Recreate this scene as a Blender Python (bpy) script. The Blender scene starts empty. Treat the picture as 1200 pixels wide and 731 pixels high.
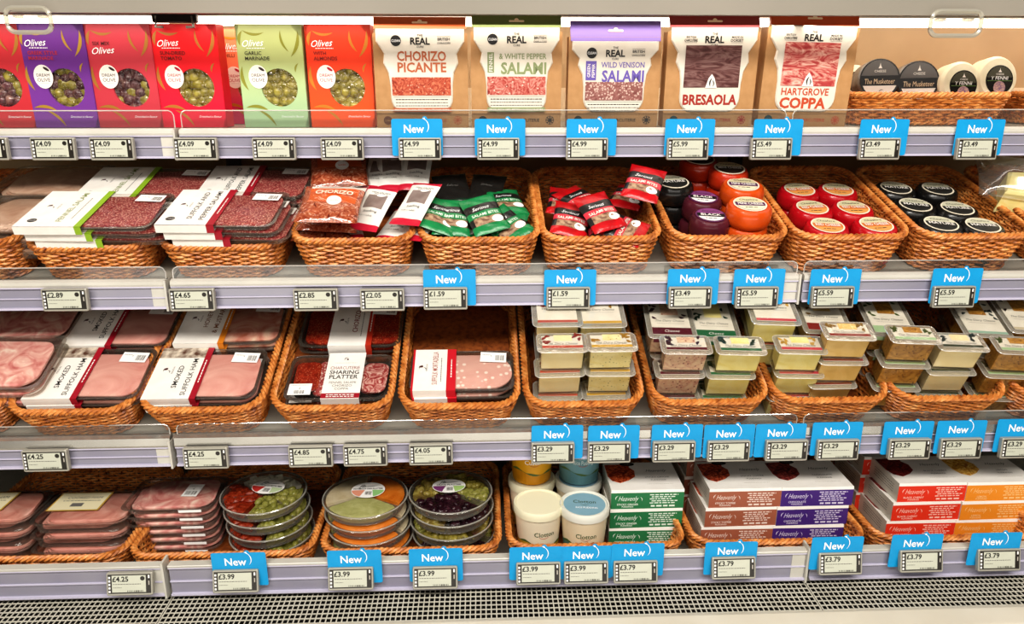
import bpy, math, random
from mathutils import Matrix, Vector
random.seed(7)
PI = math.pi
SC = bpy.context.scene
COL = SC.collection
SC.view_settings.view_transform = 'Standard'; SC.view_settings.exposure = -.22
try: SC.view_settings.look = 'Medium High Contrast'
except Exception: pass
SC.cycles.transparent_max_bounces = 24
SC.cycles.max_bounces = 6

# ---------------------------------------------------------------- camera
F = 870.0; P = math.radians(16.95); PSI = math.radians(2.2); CAM = Vector((0, 0, 1.55))
FW = Vector((math.sin(PSI)*math.cos(P), math.cos(PSI)*math.cos(P), -math.sin(P)))
RT = Vector((math.cos(PSI), -math.sin(PSI), 0)); UP = RT.cross(FW)
cd = bpy.data.cameras.new('camera'); cam = bpy.data.objects.new('camera', cd); COL.objects.link(cam)
cam.location = CAM; cam.rotation_euler = (PI/2-P, 0, -PSI)
cd.sensor_width = 36; cd.lens = F/1200*36; cd.clip_start = .05
SC.camera = cam

def ray(u, v): return FW + RT*((u-600)/F) + UP*((365.5-v)/F)
def onplane(u, v, p0, n):
    r = ray(u, v); t = (Vector(p0)-CAM).dot(n)/r.dot(n)
    return CAM + r*t

# ---------------------------------------------------------------- materials
def lin(h):
    h = h.lstrip('#'); o = []
    for i in (0, 2, 4):
        c = int(h[i:i+2], 16)/255; o.append(c/12.92 if c <= .04045 else ((c+.055)/1.055)**2.4)
    return (*o, 1)
MC = {}
def nodes(name):
    m = bpy.data.materials.new(name); m.use_nodes = True; nt = m.node_tree
    b = nt.nodes['Principled BSDF']; out = nt.nodes['Material Output']
    return m, nt, b, out
def tex(nt, kind, scale, detail=3, dist=0, vec=None, rough=.5):
    if vec is None:
        tc = nt.nodes.new('ShaderNodeTexCoord'); vec = tc.outputs['Object']
    n = nt.nodes.new(kind); n.inputs['Scale'].default_value = scale
    if kind == 'ShaderNodeTexNoise':
        n.inputs['Detail'].default_value = detail; n.inputs['Distortion'].default_value = dist
        n.inputs['Roughness'].default_value = rough
    nt.links.new(vec, n.inputs['Vector']); return n
def ramp(nt, src, stops):
    r = nt.nodes.new('ShaderNodeValToRGB'); e = r.color_ramp.elements
    e[0].position, e[0].color = stops[0][0], lin(stops[0][1]); e[1].position, e[1].color = stops[-1][0], lin(stops[-1][1])
    for p, c in stops[1:-1]:
        k = e.new(p); k.color = lin(c)
    nt.links.new(src, r.inputs[0]); return r
def bumpn(nt, b, scale, strength, dist=.002, detail=3):
    n = tex(nt, 'ShaderNodeTexNoise', scale, detail); bu = nt.nodes.new('ShaderNodeBump')
    bu.inputs['Strength'].default_value = strength; bu.inputs['Distance'].default_value = dist
    nt.links.new(n.outputs['Fac'], bu.inputs['Height']); nt.links.new(bu.outputs[0], b.inputs['Normal'])
def mat(name, c, rough=.5, metal=0, c2=None, scale=30, bump=None, emit=0, spec=.5):
    if name in MC: return MC[name]
    m, nt, b, out = nodes(name)
    b.inputs['Base Color'].default_value = lin(c); b.inputs['Roughness'].default_value = rough
    b.inputs['Metallic'].default_value = metal; b.inputs['Specular IOR Level'].default_value = spec
    n = tex(nt, 'ShaderNodeTexNoise', scale); r = ramp(nt, n.outputs['Fac'], [(.35, c), (.65, c2 or c)])
    nt.links.new(r.outputs[0], b.inputs['Base Color'])
    if emit:
        b.inputs['Emission Color'].default_value = lin(c); b.inputs['Emission Strength'].default_value = emit
    if bump: bumpn(nt, b, *bump)
    MC[name] = m; return m
def film(name, tint='#ffffff', amt=.12, rough=.12, bump=(60, .5, .003), body=0, bodycol='#e8e4dc'):
    if name in MC: return MC[name]
    m, nt, b, out = nodes(name); nt.nodes.remove(b)
    t = nt.nodes.new('ShaderNodeBsdfTransparent'); t.inputs[0].default_value = lin(tint)
    g = nt.nodes.new('ShaderNodeBsdfGlossy'); g.inputs['Roughness'].default_value = rough
    if bump:
        n = tex(nt, 'ShaderNodeTexNoise', bump[0], 2); bu = nt.nodes.new('ShaderNodeBump')
        bu.inputs['Strength'].default_value = bump[1]; bu.inputs['Distance'].default_value = bump[2]
        nt.links.new(n.outputs['Fac'], bu.inputs['Height']); nt.links.new(bu.outputs[0], g.inputs['Normal'])
    lw = nt.nodes.new('ShaderNodeLayerWeight'); lw.inputs[0].default_value = .35
    mp = nt.nodes.new('ShaderNodeMapRange'); mp.inputs['To Min'].default_value = amt; mp.inputs['To Max'].default_value = min(1, amt*3+.25)
    nt.links.new(lw.outputs['Fresnel'], mp.inputs[0])
    mx = nt.nodes.new('ShaderNodeMixShader'); nt.links.new(mp.outputs[0], mx.inputs[0])
    nt.links.new(t.outputs[0], mx.inputs[1]); nt.links.new(g.outputs[0], mx.inputs[2]); last = mx
    if body:
        d = nt.nodes.new('ShaderNodeBsdfDiffuse'); d.inputs[0].default_value = lin(bodycol)
        m2 = nt.nodes.new('ShaderNodeMixShader'); m2.inputs[0].default_value = body
        nt.links.new(mx.outputs[0], m2.inputs[1]); nt.links.new(d.outputs[0], m2.inputs[2]); last = m2
    nt.links.new(last.outputs[0], out.inputs[0]); MC[name] = m; return m
def meat(name, stops, scale=40, dist=1.5, fat=None, fatscale=200, fatw=.3, detail=4, rough=.35, stretch=None):
    if name in MC: return MC[name]
    m, nt, b, out = nodes(name); vec = None
    if stretch:
        tc = nt.nodes.new('ShaderNodeTexCoord'); mp = nt.nodes.new('ShaderNodeMapping'); mp.inputs['Scale'].default_value = stretch
        nt.links.new(tc.outputs['Object'], mp.inputs[0]); vec = mp.outputs[0]
    n = tex(nt, 'ShaderNodeTexNoise', scale, detail, dist, vec)
    k = len(stops); r = ramp(nt, n.outputs['Fac'], [(.28+.44*i/(k-1), c) for i, c in enumerate(stops)])
    src = r.outputs[0]
    if fat:
        v = tex(nt, 'ShaderNodeTexVoronoi', fatscale, vec=vec); rr = nt.nodes.new('ShaderNodeValToRGB')
        rr.color_ramp.elements[0].position = fatw; rr.color_ramp.elements[0].color = (1, 1, 1, 1)
        rr.color_ramp.elements[1].position = fatw+.12; rr.color_ramp.elements[1].color = (0, 0, 0, 1)
        nt.links.new(v.outputs['Distance'], rr.inputs[0])
        mx = nt.nodes.new('ShaderNodeMix'); mx.data_type = 'RGBA'; mx.inputs[7].default_value = lin(fat)
        nt.links.new(rr.outputs[0], mx.inputs[0]); nt.links.new(src, mx.inputs[6]); src = mx.outputs[2]
    nt.links.new(src, b.inputs['Base Color']); b.inputs['Roughness'].default_value = rough
    bumpn(nt, b, scale*2, .4, .002); MC[name] = m; return m

WHITE = mat('white_card', '#f3efe8', .5, c2='#ece7df')
INK = mat('black_ink', '#1d1b1a', .5)
GREYINK = mat('grey_ink', '#6d6a66', .6)
PALEINK = mat('pale_ink', '#b8b2a8', .6)
BARC = mat('barcode_ink', '#55524e', .6)
STICK = mat('sticker_white', '#f6f4f0', .45)
RED = mat('deep_red', '#a3182b', .45, c2='#8f1424')
CRED = mat('bright_red_print', '#c81f2d', .45)
LIME = mat('lime_green', '#8fb32b', .45)
ORANGEP = mat('orange_print', '#d98324', .45)
GREENP = mat('green_print', '#5f7a3a', .5)
WICK = meat('wicker', ['#86441c', '#c07434', '#d88e4a', '#e8ab68'], 55, .5, detail=3, rough=.42)
WICKD = meat('wicker_floor', ['#5a2a12', '#8b4a20', '#a05a28'], 90, .5, rough=.5)
CLEAR = film('clear_film', '#fbfaf8', .05, .12, (45, .7, .004))
CLEARS = film('clear_tray', '#f4f2ee', .09, .15, (30, .3, .002), body=.05, bodycol='#e4dfd4')
CTRAY = film('cheese_tray_film', '#fdfcf8', .05, .12, (30, .3, .002))
SMOKE = film('smoked_tray', '#b4afaa', .10, .2, (30, .3, .002), body=.18, bodycol='#7a736a')
ACRY = film('clear_acrylic', '#f4f5f5', .04, .05, None, body=.025)
BROWNCL = film('window_film', '#fbfaf8', .06, .1, (110, 1, .004))

# ---------------------------------------------------------------- mesh builder
TEXTC = {}
def textgeo(s, bold, shear):
    k = (s, bold, shear)
    if k not in TEXTC:
        c = bpy.data.curves.new('lettering', 'FONT'); c.body = s; c.offset = bold; c.shear = shear; c.resolution_u = 2
        o = bpy.data.objects.new('lettering', c); COL.objects.link(o)
        bpy.context.view_layer.update()
        me = bpy.data.meshes.new_from_object(o.evaluated_get(bpy.context.evaluated_depsgraph_get()))
        vs = [(v.co.x, v.co.y) for v in me.vertices]; fs = [tuple(p.vertices) for p in me.polygons]
        bpy.data.objects.remove(o); bpy.data.curves.remove(c); bpy.data.meshes.remove(me)
        TEXTC[k] = (vs, fs)
    return TEXTC[k]
def V(*a): return Vector(a)
def frame(o, ux, uy):
    ux = Vector(ux).normalized(); uy = Vector(uy); uy = (uy-ux*uy.dot(ux)).normalized(); n = ux.cross(uy)
    M = Matrix((ux, uy, n)).transposed().to_4x4(); M.translation = Vector(o); return M
FRONT = lambda y=0, z=0, x=0: frame((x, y, z), (1, 0, 0), (0, 0, 1))     # normal -y
TOP = lambda z=0, x=0, y=0: frame((x, y, z), (1, 0, 0), (0, 1, 0))       # normal +z
def rrect(w, d, r, n=4, cx=0, cy=0):
    r = min(r, w/2-1e-5, d/2-1e-5); o = []
    for k, (sx, sy) in enumerate(((1, 1), (-1, 1), (-1, -1), (1, -1))):
        for i in range(n+1):
            a = PI/2*(k+i/n); o.append((cx+sx*(w/2-r)+r*math.cos(a), cy+sy*(d/2-r)+r*math.sin(a)))
    return o
def circ(r, n=28, cx=0, cy=0, ry=None): return [(cx+r*math.cos(2*PI*i/n), cy+(ry or r)*math.sin(2*PI*i/n)) for i in range(n)]
class MB:
    def __init__(s): s.v = []; s.f = []; s.m = []; s.mats = []; s.E = 0
    def mi(s, m):
        if m not in s.mats: s.mats.append(m)
        return s.mats.index(m)
    def add(s, vs, fs, m, T=None):
        b = len(s.v)
        s.v += [tuple(T @ Vector(v)) for v in vs] if T is not None else [tuple(v) for v in vs]
        k = s.mi(m)
        for f in fs: s.f.append(tuple(b+i for i in f)); s.m.append(k)
        return s
    def box(s, x0, x1, y0, y1, z0, z1, m, T=None):
        vs = [(x, y, z) for z in (z0, z1) for y in (y0, y1) for x in (x0, x1)]
        return s.add(vs, [(0, 2, 3, 1), (4, 5, 7, 6), (0, 1, 5, 4), (2, 6, 7, 3), (0, 4, 6, 2), (1, 3, 7, 5)], m, T)
    def loft(s, rings, m, T=None, c0=True, c1=True):
        n = len(rings[0][1]); vs = []; fs = []
        for z, r in rings: vs += [(x, y, z) for x, y in r]
        for k in range(len(rings)-1):
            for i in range(n):
                j = (i+1) % n; fs.append((k*n+i, k*n+j, (k+1)*n+j, (k+1)*n+i))
        if c0: fs.append(tuple(range(n-1, -1, -1)))
        if c1: fs.append(tuple(range((len(rings)-1)*n, len(rings)*n)))
        return s.add(vs, fs, m, T)
    def rbox(s, w, d, z0, z1, r, m, T=None, e=.003, cx=0, cy=0):
        return s.loft([(z0, rrect(w-2*e, d-2*e, r, 4, cx, cy)), (z0+e, rrect(w, d, r, 4, cx, cy)), (z1-e, rrect(w, d, r, 4, cx, cy)), (z1, rrect(w-2*e, d-2*e, r, 4, cx, cy))], m, T)
    def lathe(s, prof, m, n=32, T=None, c0=True, c1=True):
        return s.loft([(z, circ(max(r, 1e-5), n)) for r, z in prof], m, T, c0, c1)
    def poly(s, pts, m, T, z=0):
        return s.add([(x, y, z) for x, y in pts], [tuple(range(len(pts)))], m, T)
    def rect(s, x0, x1, y0, y1, m, T, z=0): return s.poly([(x0, y0), (x1, y0), (x1, y1), (x0, y1)], m, T, z)
    def strip(s, a, b, m, T, z=0):
        n = len(a); return s.add([(x, y, z) for x, y in a]+[(x, y, z) for x, y in b], [(i, i+1, n+i+1, n+i) for i in range(n-1)], m, T)
    def crescent(s, x, y, L, w, ang, bend, m, T, z=0, n=9):
        A = []; B = []; ca, sa = math.cos(ang), math.sin(ang)
        for i in range(n):
            t = i/(n-1); px = (t-.5)*L; c = bend*(1-(2*t-1)**2); h = w*math.sin(PI*t)**.8/2
            for q, l in ((c-h, A), (c+h, B)): l.append((x+px*ca-q*sa, y+px*sa+q*ca))
        return s.strip(A, B, m, T, z)
    def text(s, t, h, m, T, x=0, y=0, z=0, maxw=None, w=None, align='C', bold=0, shear=0, rot=0, warp=None):
        vs, fs = textgeo(t, bold, shear)
        if not vs: return s
        x0 = min(p[0] for p in vs); x1 = max(p[0] for p in vs); sc = h/.70; sx = sc
        if maxw and (x1-x0)*sc > maxw: sx = maxw/(x1-x0)
        if w: sx = w/(x1-x0)
        ox = {'C': (x0+x1)/2, 'L': x0, 'R': x1}[align]; c, q = math.cos(rot), math.sin(rot); o = []
        for a, b in vs:
            a = (a-ox)*sx; b = (b-.35)*sc; a, b = x+a*c-b*q, y+a*q+b*c
            o.append(warp(a, b, z) if warp else (a, b, z))
        return s.add(o, fs, m, T)
    def dashes(s, x0, x1, y, h, m, T, z=0, seed=1):
        r = random.Random(seed); x = x0
        while x < x1:
            l = r.uniform(1.5, 4)*h; s.rect(x, min(x+l, x1), y-h/2, y+h/2, m, T, z); x += l+h*.8
        return s
    def barcode(s, x0, x1, y0, y1, m, T, z=0, seed=3, horiz=False):
        r = random.Random(seed); n = 12
        for i in range(n):
            a = i/n; b = a+r.uniform(.25, .7)/n
            if horiz: s.rect(x0, x1, y0+a*(y1-y0), y0+b*(y1-y0), m, T, z)
            else: s.rect(x0+a*(x1-x0), x0+b*(x1-x0), y0, y1, m, T, z)
        return s
    def tube(s, pts, r, m, n=5, closed=False, T=None):
        pts = [Vector(p) for p in pts]; N = len(pts); vs = []; fs = []
        for i, p in enumerate(pts):
            a = pts[(i-1) % N] if closed or i else p; b = pts[(i+1) % N] if closed or i < N-1 else p
            t = (b-a).normalized(); u = t.cross(Vector((0, 0, 1)));
            if u.length < .2: u = t.cross(Vector((0, 1, 0)))
            u.normalize(); w = u.cross(t)
            for k in range(n):
                q = 2*PI*k/n; vs.append(p+(u*math.cos(q)+w*math.sin(q))*r)
        for i in range(N if closed else N-1):
            j = (i+1) % N
            for k in range(n): fs.append((i*n+k, i*n+(k+1) % n, j*n+(k+1) % n, j*n+k))
        if not closed: fs += [tuple(range(n))[::-1], tuple(range((N-1)*n, N*n))]
        return s.add(vs, fs, m, T)
    def blob(s, c, r, m, T=None, nz=5, n=8, sc=(1, 1, 1), rot=0):
        vs = []; fs = []
        for i in range(nz+1):
            a = PI*i/nz
            for k in range(n):
                q = 2*PI*k/n; x, y, z = r*sc[0]*math.sin(a)*math.cos(q), r*sc[1]*math.sin(a)*math.sin(q), r*sc[2]*math.cos(a)
                vs.append((c[0]+x*math.cos(rot)-y*math.sin(rot), c[1]+x*math.sin(rot)+y*math.cos(rot), c[2]+z))
        for i in range(nz):
            for k in range(n): fs.append((i*n+k, (i+1)*n+k, (i+1)*n+(k+1) % n, i*n+(k+1) % n))
        return s.add(vs, fs, m, T)
    def grid(s, fn, nu, nv, mf, T=None):
        vs = [fn(i/nu, j/nv) for j in range(nv+1) for i in range(nu+1)]; b = len(s.v)
        s.v += [tuple(T @ Vector(v)) if T is not None else tuple(v) for v in vs]
        for j in range(nv):
            for i in range(nu):
                k = j*(nu+1)+i; s.f.append((b+k, b+k+1, b+k+nu+2, b+k+nu+1)); s.m.append(s.mi(mf((i+.5)/nu, (j+.5)/nv)))
        return s
    def build(s, name, parent=None, smooth=False, kind=None, label=None):
        me = bpy.data.meshes.new(name); me.from_pydata(s.v, [], s.f)
        for m in s.mats: me.materials.append(m)
        me.polygons.foreach_set('material_index', s.m)
        me.update()
        if smooth:
            me.polygons.foreach_set('use_smooth', [True]*len(s.f))
            try: me.set_sharp_from_angle(angle=math.radians(40))
            except Exception: pass
        o = bpy.data.objects.new(name, me); COL.objects.link(o)
        if parent: o.parent = parent
        if kind: o['kind'] = kind
        if label: o['label'] = label
        return o
def thing(name, cat):
    o = bpy.data.objects.new(name, None); o.empty_display_size = .02; COL.objects.link(o); o['category'] = cat; return o
def tag(o, label, cat=None, group=None):
    o['label'] = label
    if cat: o['category'] = cat
    if group: o['group'] = group
    return o
def clone(o, parent=None):
    c = o.copy(); COL.objects.link(c); c.parent = parent
    for ch in list(o.children): clone(ch, c)
    return c

# prototypes are built once; the first use takes the prototype itself, later ones copy it
PROTO = {}
def get(key, maker):
    if key not in PROTO: PROTO[key] = maker(); return PROTO[key]
    return clone(PROTO[key])
def Rz(a): return Matrix.Rotation(math.radians(a), 4, 'Z')
def Rx(a): return Matrix.Rotation(math.radians(a), 4, 'X')
def Ry(a): return Matrix.Rotation(math.radians(a), 4, 'Y')

# ---------------------------------------------------------------- shelf frames
RAILPX = {1: (157, 184, 1.50), 2: (331, 357, 1.45), 3: (516, 538, 1.462), 4: (655, 687, 1.426)}
ALPHA = {1: 0, 2: 17, 3: 23, 4: 0}
DOFF = {1: .012, 2: 0, 3: .004, 4: -.058}
RY, RZT, RZB = {}, {}, {}
for r, (a, b, d) in RAILPX.items():
    y = (ray(567, (a+b)/2)*d).y
    RY[r] = y; RZT[r] = onplane(567, a, (0, y, 0), V(0, 1, 0)).z; RZB[r] = onplane(567, b, (0, y, 0), V(0, 1, 0)).z
def sf(r):
    al = math.radians(ALPHA[r]); return Vector((0, RY[r], RZT[r]+DOFF[r])), V(0, math.cos(al), math.sin(al)), V(0, -math.sin(al), math.cos(al))
def at(r, u, v, h=0):
    o, s, n = sf(r); return onplane(u, v, o+n*h, n)
def HS(r, u, v, s_):
    o, s, n = sf(r); lo, hi = -.1, .5
    for _ in range(40):
        m = (lo+hi)/2
        if (at(r, u, v, m)-o).dot(s) > s_: lo = m
        else: hi = m
    return lo
def S(r, u, s_, h=0):
    o, s, n = sf(r); p = o+s*s_+n*h; d0 = p-CAM; k = (u-600)/F
    x = (k*d0.dot(FW)-d0.dot(RT))/(RT.x-k*FW.x); return p+V(x, 0, 0)
def place(o, r, p, yaw=0, pitch=0, roll=0):
    M = Matrix.Translation(p) @ Rx(ALPHA[r]) @ Rz(yaw) @ Rx(pitch) @ Ry(roll)
    o.matrix_world = M; return o
def put(o, r, u, v, h, T, label=None, group=None, yaw=0, pitch=0, roll=0, off=(0, 0)):
    """the item's top front edge centre is seen at u,v and stands h above the shelf; its thickness is T"""
    n = sf(r)[2]; s = sf(r)[1]; p = at(r, u, v, h)-n*T+V(off[0], 0, 0)+s*off[1]
    place(o, r, p, yaw, pitch, roll)
    if label: o['label'] = label
    if group: o['group'] = group
    return o

# ---------------------------------------------------------------- setting
BX = [-1.75, S(2, 198, 0).x, S(2, 939, 0).x, 1.75]
BACK = 1.86
CREAM = mat('cream_enamel', '#d9d2c2', .4, c2='#d2cab9', scale=8)
BEIGE = mat('beige_panel', '#b59a74', .5, c2='#aa8f6a', scale=6)
WMET = mat('white_enamel', '#cfccc2', .3, c2='#c4c1b7', scale=10)
DECK = mat('grey_deck', '#a6a296', .35, c2='#9b978b', scale=12)
DARK = mat('black_back', '#17130f', .6, c2='#0e0b09', scale=5)
LAV = mat('lavender_rail', '#95939f', .22, c2='#8d8a9a', scale=9, spec=.7)
LAV2 = mat('rail_highlight_ridge', '#c8c4d8', .2)  # paler ridge colour paints the highlight lines along the rail
STEEL = mat('dull_steel', '#8e8a82', .35, .7, c2='#77736b')
def struct(mb, name): o = mb.build(name); o['kind'] = 'structure'; return o
struct(MB().box(-1.75, 1.75, BACK, BACK+.03, 0, 1.30, DARK).box(-1.75, 1.75, BACK, BACK+.03, 1.30, 2.2, BEIGE), 'wall_back')
struct(MB().box(-1.78, -1.75, .95, BACK, 0, 2.2, CREAM), 'wall_left')
struct(MB().box(1.75, 1.78, .95, BACK, 0, 2.2, CREAM), 'wall_right')
struct(MB().box(-4, 4, -3, 2.2, -.03, 0, mat('floor_tile', '#b8b0a2', .3, c2='#aea698', scale=4)), 'floor')
struct(MB().box(-1.75, 1.75, BACK-.012, BACK, RZT[1]+.0, RZT[1]+.088, mat('light_panel', '#d8c6a8', .5)), 'trim_1')
# canopy over the top shelf
e0 = onplane(567, 17, (0, 1.44, 0), V(0, 1, 0))
can = MB().box(-1.75, 1.75, 1.43, 1.44, e0.z, 2.2, mat('canopy_fascia', '#968f84', .45, c2='#8e887d', scale=3))
can.box(-1.75, 1.75, 1.44, BACK, e0.z+.045, e0.z+.06, CREAM).box(-1.75, 1.75, 1.44, 1.452, e0.z, e0.z+.05, DARK)
struct(can, 'ceiling')
def bayname(i): return ['left bay', 'middle bay', 'right bay'][i]
LAMP = mat('lit_tube', '#fff1e2', .3, emit=4)
for i in range(3):
    zt_h = onplane(567, 26, (0, 1.63, 0), V(0, 1, 0)).z; t = thing('strip_light', 'light'); x0, x1 = BX[i]+.01, BX[i+1]-.01
    MB().box(x0, x1, 1.61, 1.65, zt_h+.0088, e0.z+.045, WMET).build('lamp_housing', t)
    zt_ = onplane(567, 26, (0, 1.63, 0), V(0, 1, 0)).z; MB().tube([(x0+.02, 1.63, zt_), (x1-.02, 1.63, zt_)], .0085, LAMP, 10).build('tube', t, True)
    tag(t, 'lit white strip light under the canopy of the %s' % bayname(i), group='strip lights under the canopy')
    l = bpy.data.lights.new('strip_glow', 'AREA'); l.shape = 'RECTANGLE'; l.size = x1-x0; l.size_y = .03; l.energy = .60*(x1-x0); l.color = (1, .9, .8)
    lo = bpy.data.objects.new('strip_glow', l); COL.objects.link(lo); lo.location = ((x0+x1)/2, 1.53, e0.z-.012); lo.rotation_euler = (math.radians(12), 0, 0)
    l = bpy.data.lights.new('strip_back_glow', 'AREA'); l.shape = 'RECTANGLE'; l.size = x1-x0; l.size_y = .03; l.energy = 1.3*(x1-x0); l.color = (1, .86, .74)
    lo = bpy.data.objects.new('strip_back_glow', l); COL.objects.link(lo); lo.location = ((x0+x1)/2, 1.68, e0.z+.02); lo.rotation_euler = (math.radians(40), 0, 0)
# dark clip between the lamps and the clear hanging loops
c = onplane(205, 19, (0, 1.56, 0), V(0, 1, 0)); t = thing('lamp_bracket', 'bracket')
MB().rbox(.085, .016, -.012, e0.z+.0445-c.z, .004, mat('black_plastic', '#1c1614', .3), Matrix.Translation(c), .002).build('bracket_body', t, True)
cc = MB()
for sx in (-1, 1): cc.tube([c+V(sx*.034, -.006, 0), c+V(sx*.036, -.008, -.02), c+V(sx*.022, -.008, -.02)], .003, STEEL, 6)
cc.build('clip', t, True); tag(t, 'dark bracket joining two lit strip lights above the red olive carton')
LOOPM = film('loop_plastic', '#e8e6dc', .15, .15, None, body=.45, bodycol='#cfcabb')
for (u0, u1, v0, v1, lab) in ((5, 62, 9, 38, 'clear plastic rounded ticket loop hanging at the far left of the canopy'), (1093, 1147, 13, 42, 'clear plastic rounded ticket loop hanging above the white cheeses')):
    a = onplane(u0, v0, (0, 1.415, 0), V(0, 1, 0)); b = onplane(u1, v1, (0, 1.415, 0), V(0, 1, 0))
    w, h = b.x-a.x, a.z-b.z; t = thing('ticket_loop', 'holder')
    pts = [(x, 0, y) for x, y in rrect(w, h, .014, 4)]
    MB().tube(pts, .0042, LOOPM, 6, True).build('loop', t, True)
    MB().box(-w*.36, -w*.2, .001, .014, h*.1, h*.22, LOOPM).build('mount', t); MB().box(w*.2, w*.36, .001, .014, h*.1, h*.22, LOOPM).build('mount', t)
    t.location = ((a.x+b.x)/2, 1.415, (a.z+b.z)/2); tag(t, lab)

# shelves: deck, front lip, price rail, riser, per bay and row
ROWN = {1: 'top', 2: 'second', 3: 'third', 4: 'bottom'}
for r in (1, 2, 3, 4):
    o, s, n = sf(r); A = ALPHA[r]
    for i in range(3):
        t = thing('refrigerated_shelf', 'shelf'); x0, x1 = BX[i]+.004, BX[i+1]-.004; yr = RY[r]
        L = (BACK-.02-yr)/math.cos(math.radians(A))-.005
        T = Matrix.Translation(o) @ Rx(A)
        MB().box(x0, x1, .006, L, -.014, -.0005, DECK, T).build('deck', t)
        lip = MB(); zt = RZT[r]; lipz = max(o.z, zt)
        prof = [(yr-.004, zt-.001), (yr-.005, zt+.003), (yr-.004, zt+.009 if r != 3 else zt+.018), (yr+.004, zt+.012 if r != 3 else zt+.022), (yr+.012, zt+.012 if r != 3 else zt+.022), (yr+.012, zt-.001)]
        if r == 4: prof = [(y, min(z, zt+.004)) for y, z in prof]
        vs = [(x, y, z) for x in (x0, x1) for y, z in prof]; k = len(prof)
        lip.add(vs, [(a_, (a_+1) % k, k+(a_+1) % k, k+a_) for a_ in range(k)]+[tuple(range(k))[::-1], tuple(range(k, 2*k))], WMET if r != 3 else mat('brushed_lip', '#c9c7c0', .22, .75, c2='#b5b3ac', scale=6)).build('front_lip', t)
        ra = MB().box(x0, x1, yr, yr+.010, RZB[r], zt-.001, LAV)
        h = zt-RZB[r]
        ra.box(x0, x1, yr-.004, yr+.001, zt-.0035, zt-.001, LAV2).box(x0, x1, yr-.003, yr+.001, RZB[r]+h*.46, RZB[r]+h*.50, LAV2).box(x0, x1, yr-.006, yr+.001, RZB[r], RZB[r]+.004, LAV2)
        if r == 4: ra.box(x0, x1, yr+.010, yr+.016, o.z-.012, zt, LAV)
        ra.build('price_rail', t)
        if i < 2:
            MB().box(x1-.003, x1+.001, yr-.008, yr+.02, RZB[r]-.004, zt+.012, WMET).box(x1-.03, x1-.004, yr-.001, yr+.001, RZB[r]+.004, zt-.004, WMET).build('end_cap', t)
        if r < 4:
            rz = {1: .034, 2: .035, 3: .038}[r]
            ri = MB(); w = x1-x0; Tn = frame(((x0+x1)/2, yr+.008, lipz+rz/2), (1, 0, 0), (0, 0, 1))
            ri.loft([(-.0008, rrect(w-.006, rz, .008)), (.0008, rrect(w-.006, rz, .008))], ACRY, Tn)
            rim_m = film('riser_edge', '#ffffff', .25, .1, None, body=.42, bodycol='#f2eee6')
            pp = [(x, y, 0) for x, y in rrect(w-.006, rz, .008)]
            half = [p for p in pp if p[1] > -rz/2+.004]; half.sort(key=lambda p: 0)
            ri.tube([(x0+.003, yr+.008, lipz), (x0+.003, yr+.008, lipz+rz-.009), (x0+.006, yr+.008, lipz+rz-.003), (x0+.012, yr+.008, lipz+rz), (x1-.012, yr+.008, lipz+rz), (x1-.006, yr+.008, lipz+rz-.003), (x1-.003, yr+.008, lipz+rz-.009), (x1-.003, yr+.008, lipz)], .0012, rim_m, 5)
            ri.build('clear_riser', t)
        br = MB()
        for xx in (x0+.01, x1-.013): br.box(xx, xx+.003, .05, L, -.05, -.014, STEEL, T)
        br.build('support_bracket', t)
        tag(t, '%s grey shelf of the %s with a lavender price rail' % (ROWN[r], bayname(i)))
# uprights on the back wall
for k in (1, 2):
    tag(MB().box(BX[k]-.015, BX[k]+.015, BACK-.02, BACK-.0005, 0, 1.45, mat('upright_steel', '#4a443c', .5)).build('slotted_upright'), 'dark slotted upright on the back wall between the %s and the %s' % (bayname(k-1), bayname(k)), 'upright')
# air grille and bumper
GZ = RZB[4]-.012; gy1 = RY[4]+.012; gy0 = gy1-.088
GR = mat('grille_enamel', '#cfcbbd', .35, c2='#c4c0b1', scale=20)
for i in range(3):
    x0, x1 = BX[i]+.002, BX[i+1]-.002; g = MB(); n = int((x1-x0)/.0098)
    for k in range(n+1):
        x = x0+(x1-x0)*k/n; g.box(x-.0011, x+.0011, gy0, gy1, GZ-.0015, GZ, GR)
    for k in range(8):
        y = gy0+(gy1-gy0)*k/7; g.box(x0, x1, y-.0012, y+.0012, GZ-.0012, GZ+.0002, GR)
    tag(g.build('air_grille'), 'cream metal air return grille with square holes below the %s' % bayname(i), 'grille')
struct(MB().box(-1.75, 1.75, gy1+.002, gy1+.012, GZ-.001, RZB[4]-.001, GR).box(-1.75, 1.75, gy1+.001, gy1+.012, GZ-.2, GZ-.001, DARK).box(-1.75, 1.75, gy0-.0028, gy0-.0005, GZ-.1, GZ-.002, DARK).box(-1.75, 1.75, gy0-.002, gy1+.002, GZ-.06, GZ-.05, DARK), 'trim_2')  # black sheets added inside the duct to deepen the shade in the grille holes
bm = [(gy0-.003, GZ-.10), (gy0-.003, GZ+.001), (gy0-.012, GZ+.004), (gy0-.05, GZ+.002), (gy0-.075, GZ-.006), (gy0-.085, GZ-.025), (gy0-.085, .1), (gy0-.04, .1), (gy0-.04, 0.001), (gy0-.003, .001)]
k = len(bm); st = MB().add([(x, y, z) for x in (-1.75, 1.75) for y, z in bm], [(a_, (a_+1) % k, k+(a_+1) % k, k+a_) for a_ in range(k)]+[tuple(range(k))[::-1], tuple(range(k, 2*k))], CREAM)
struct(st, 'trim_3')

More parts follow.
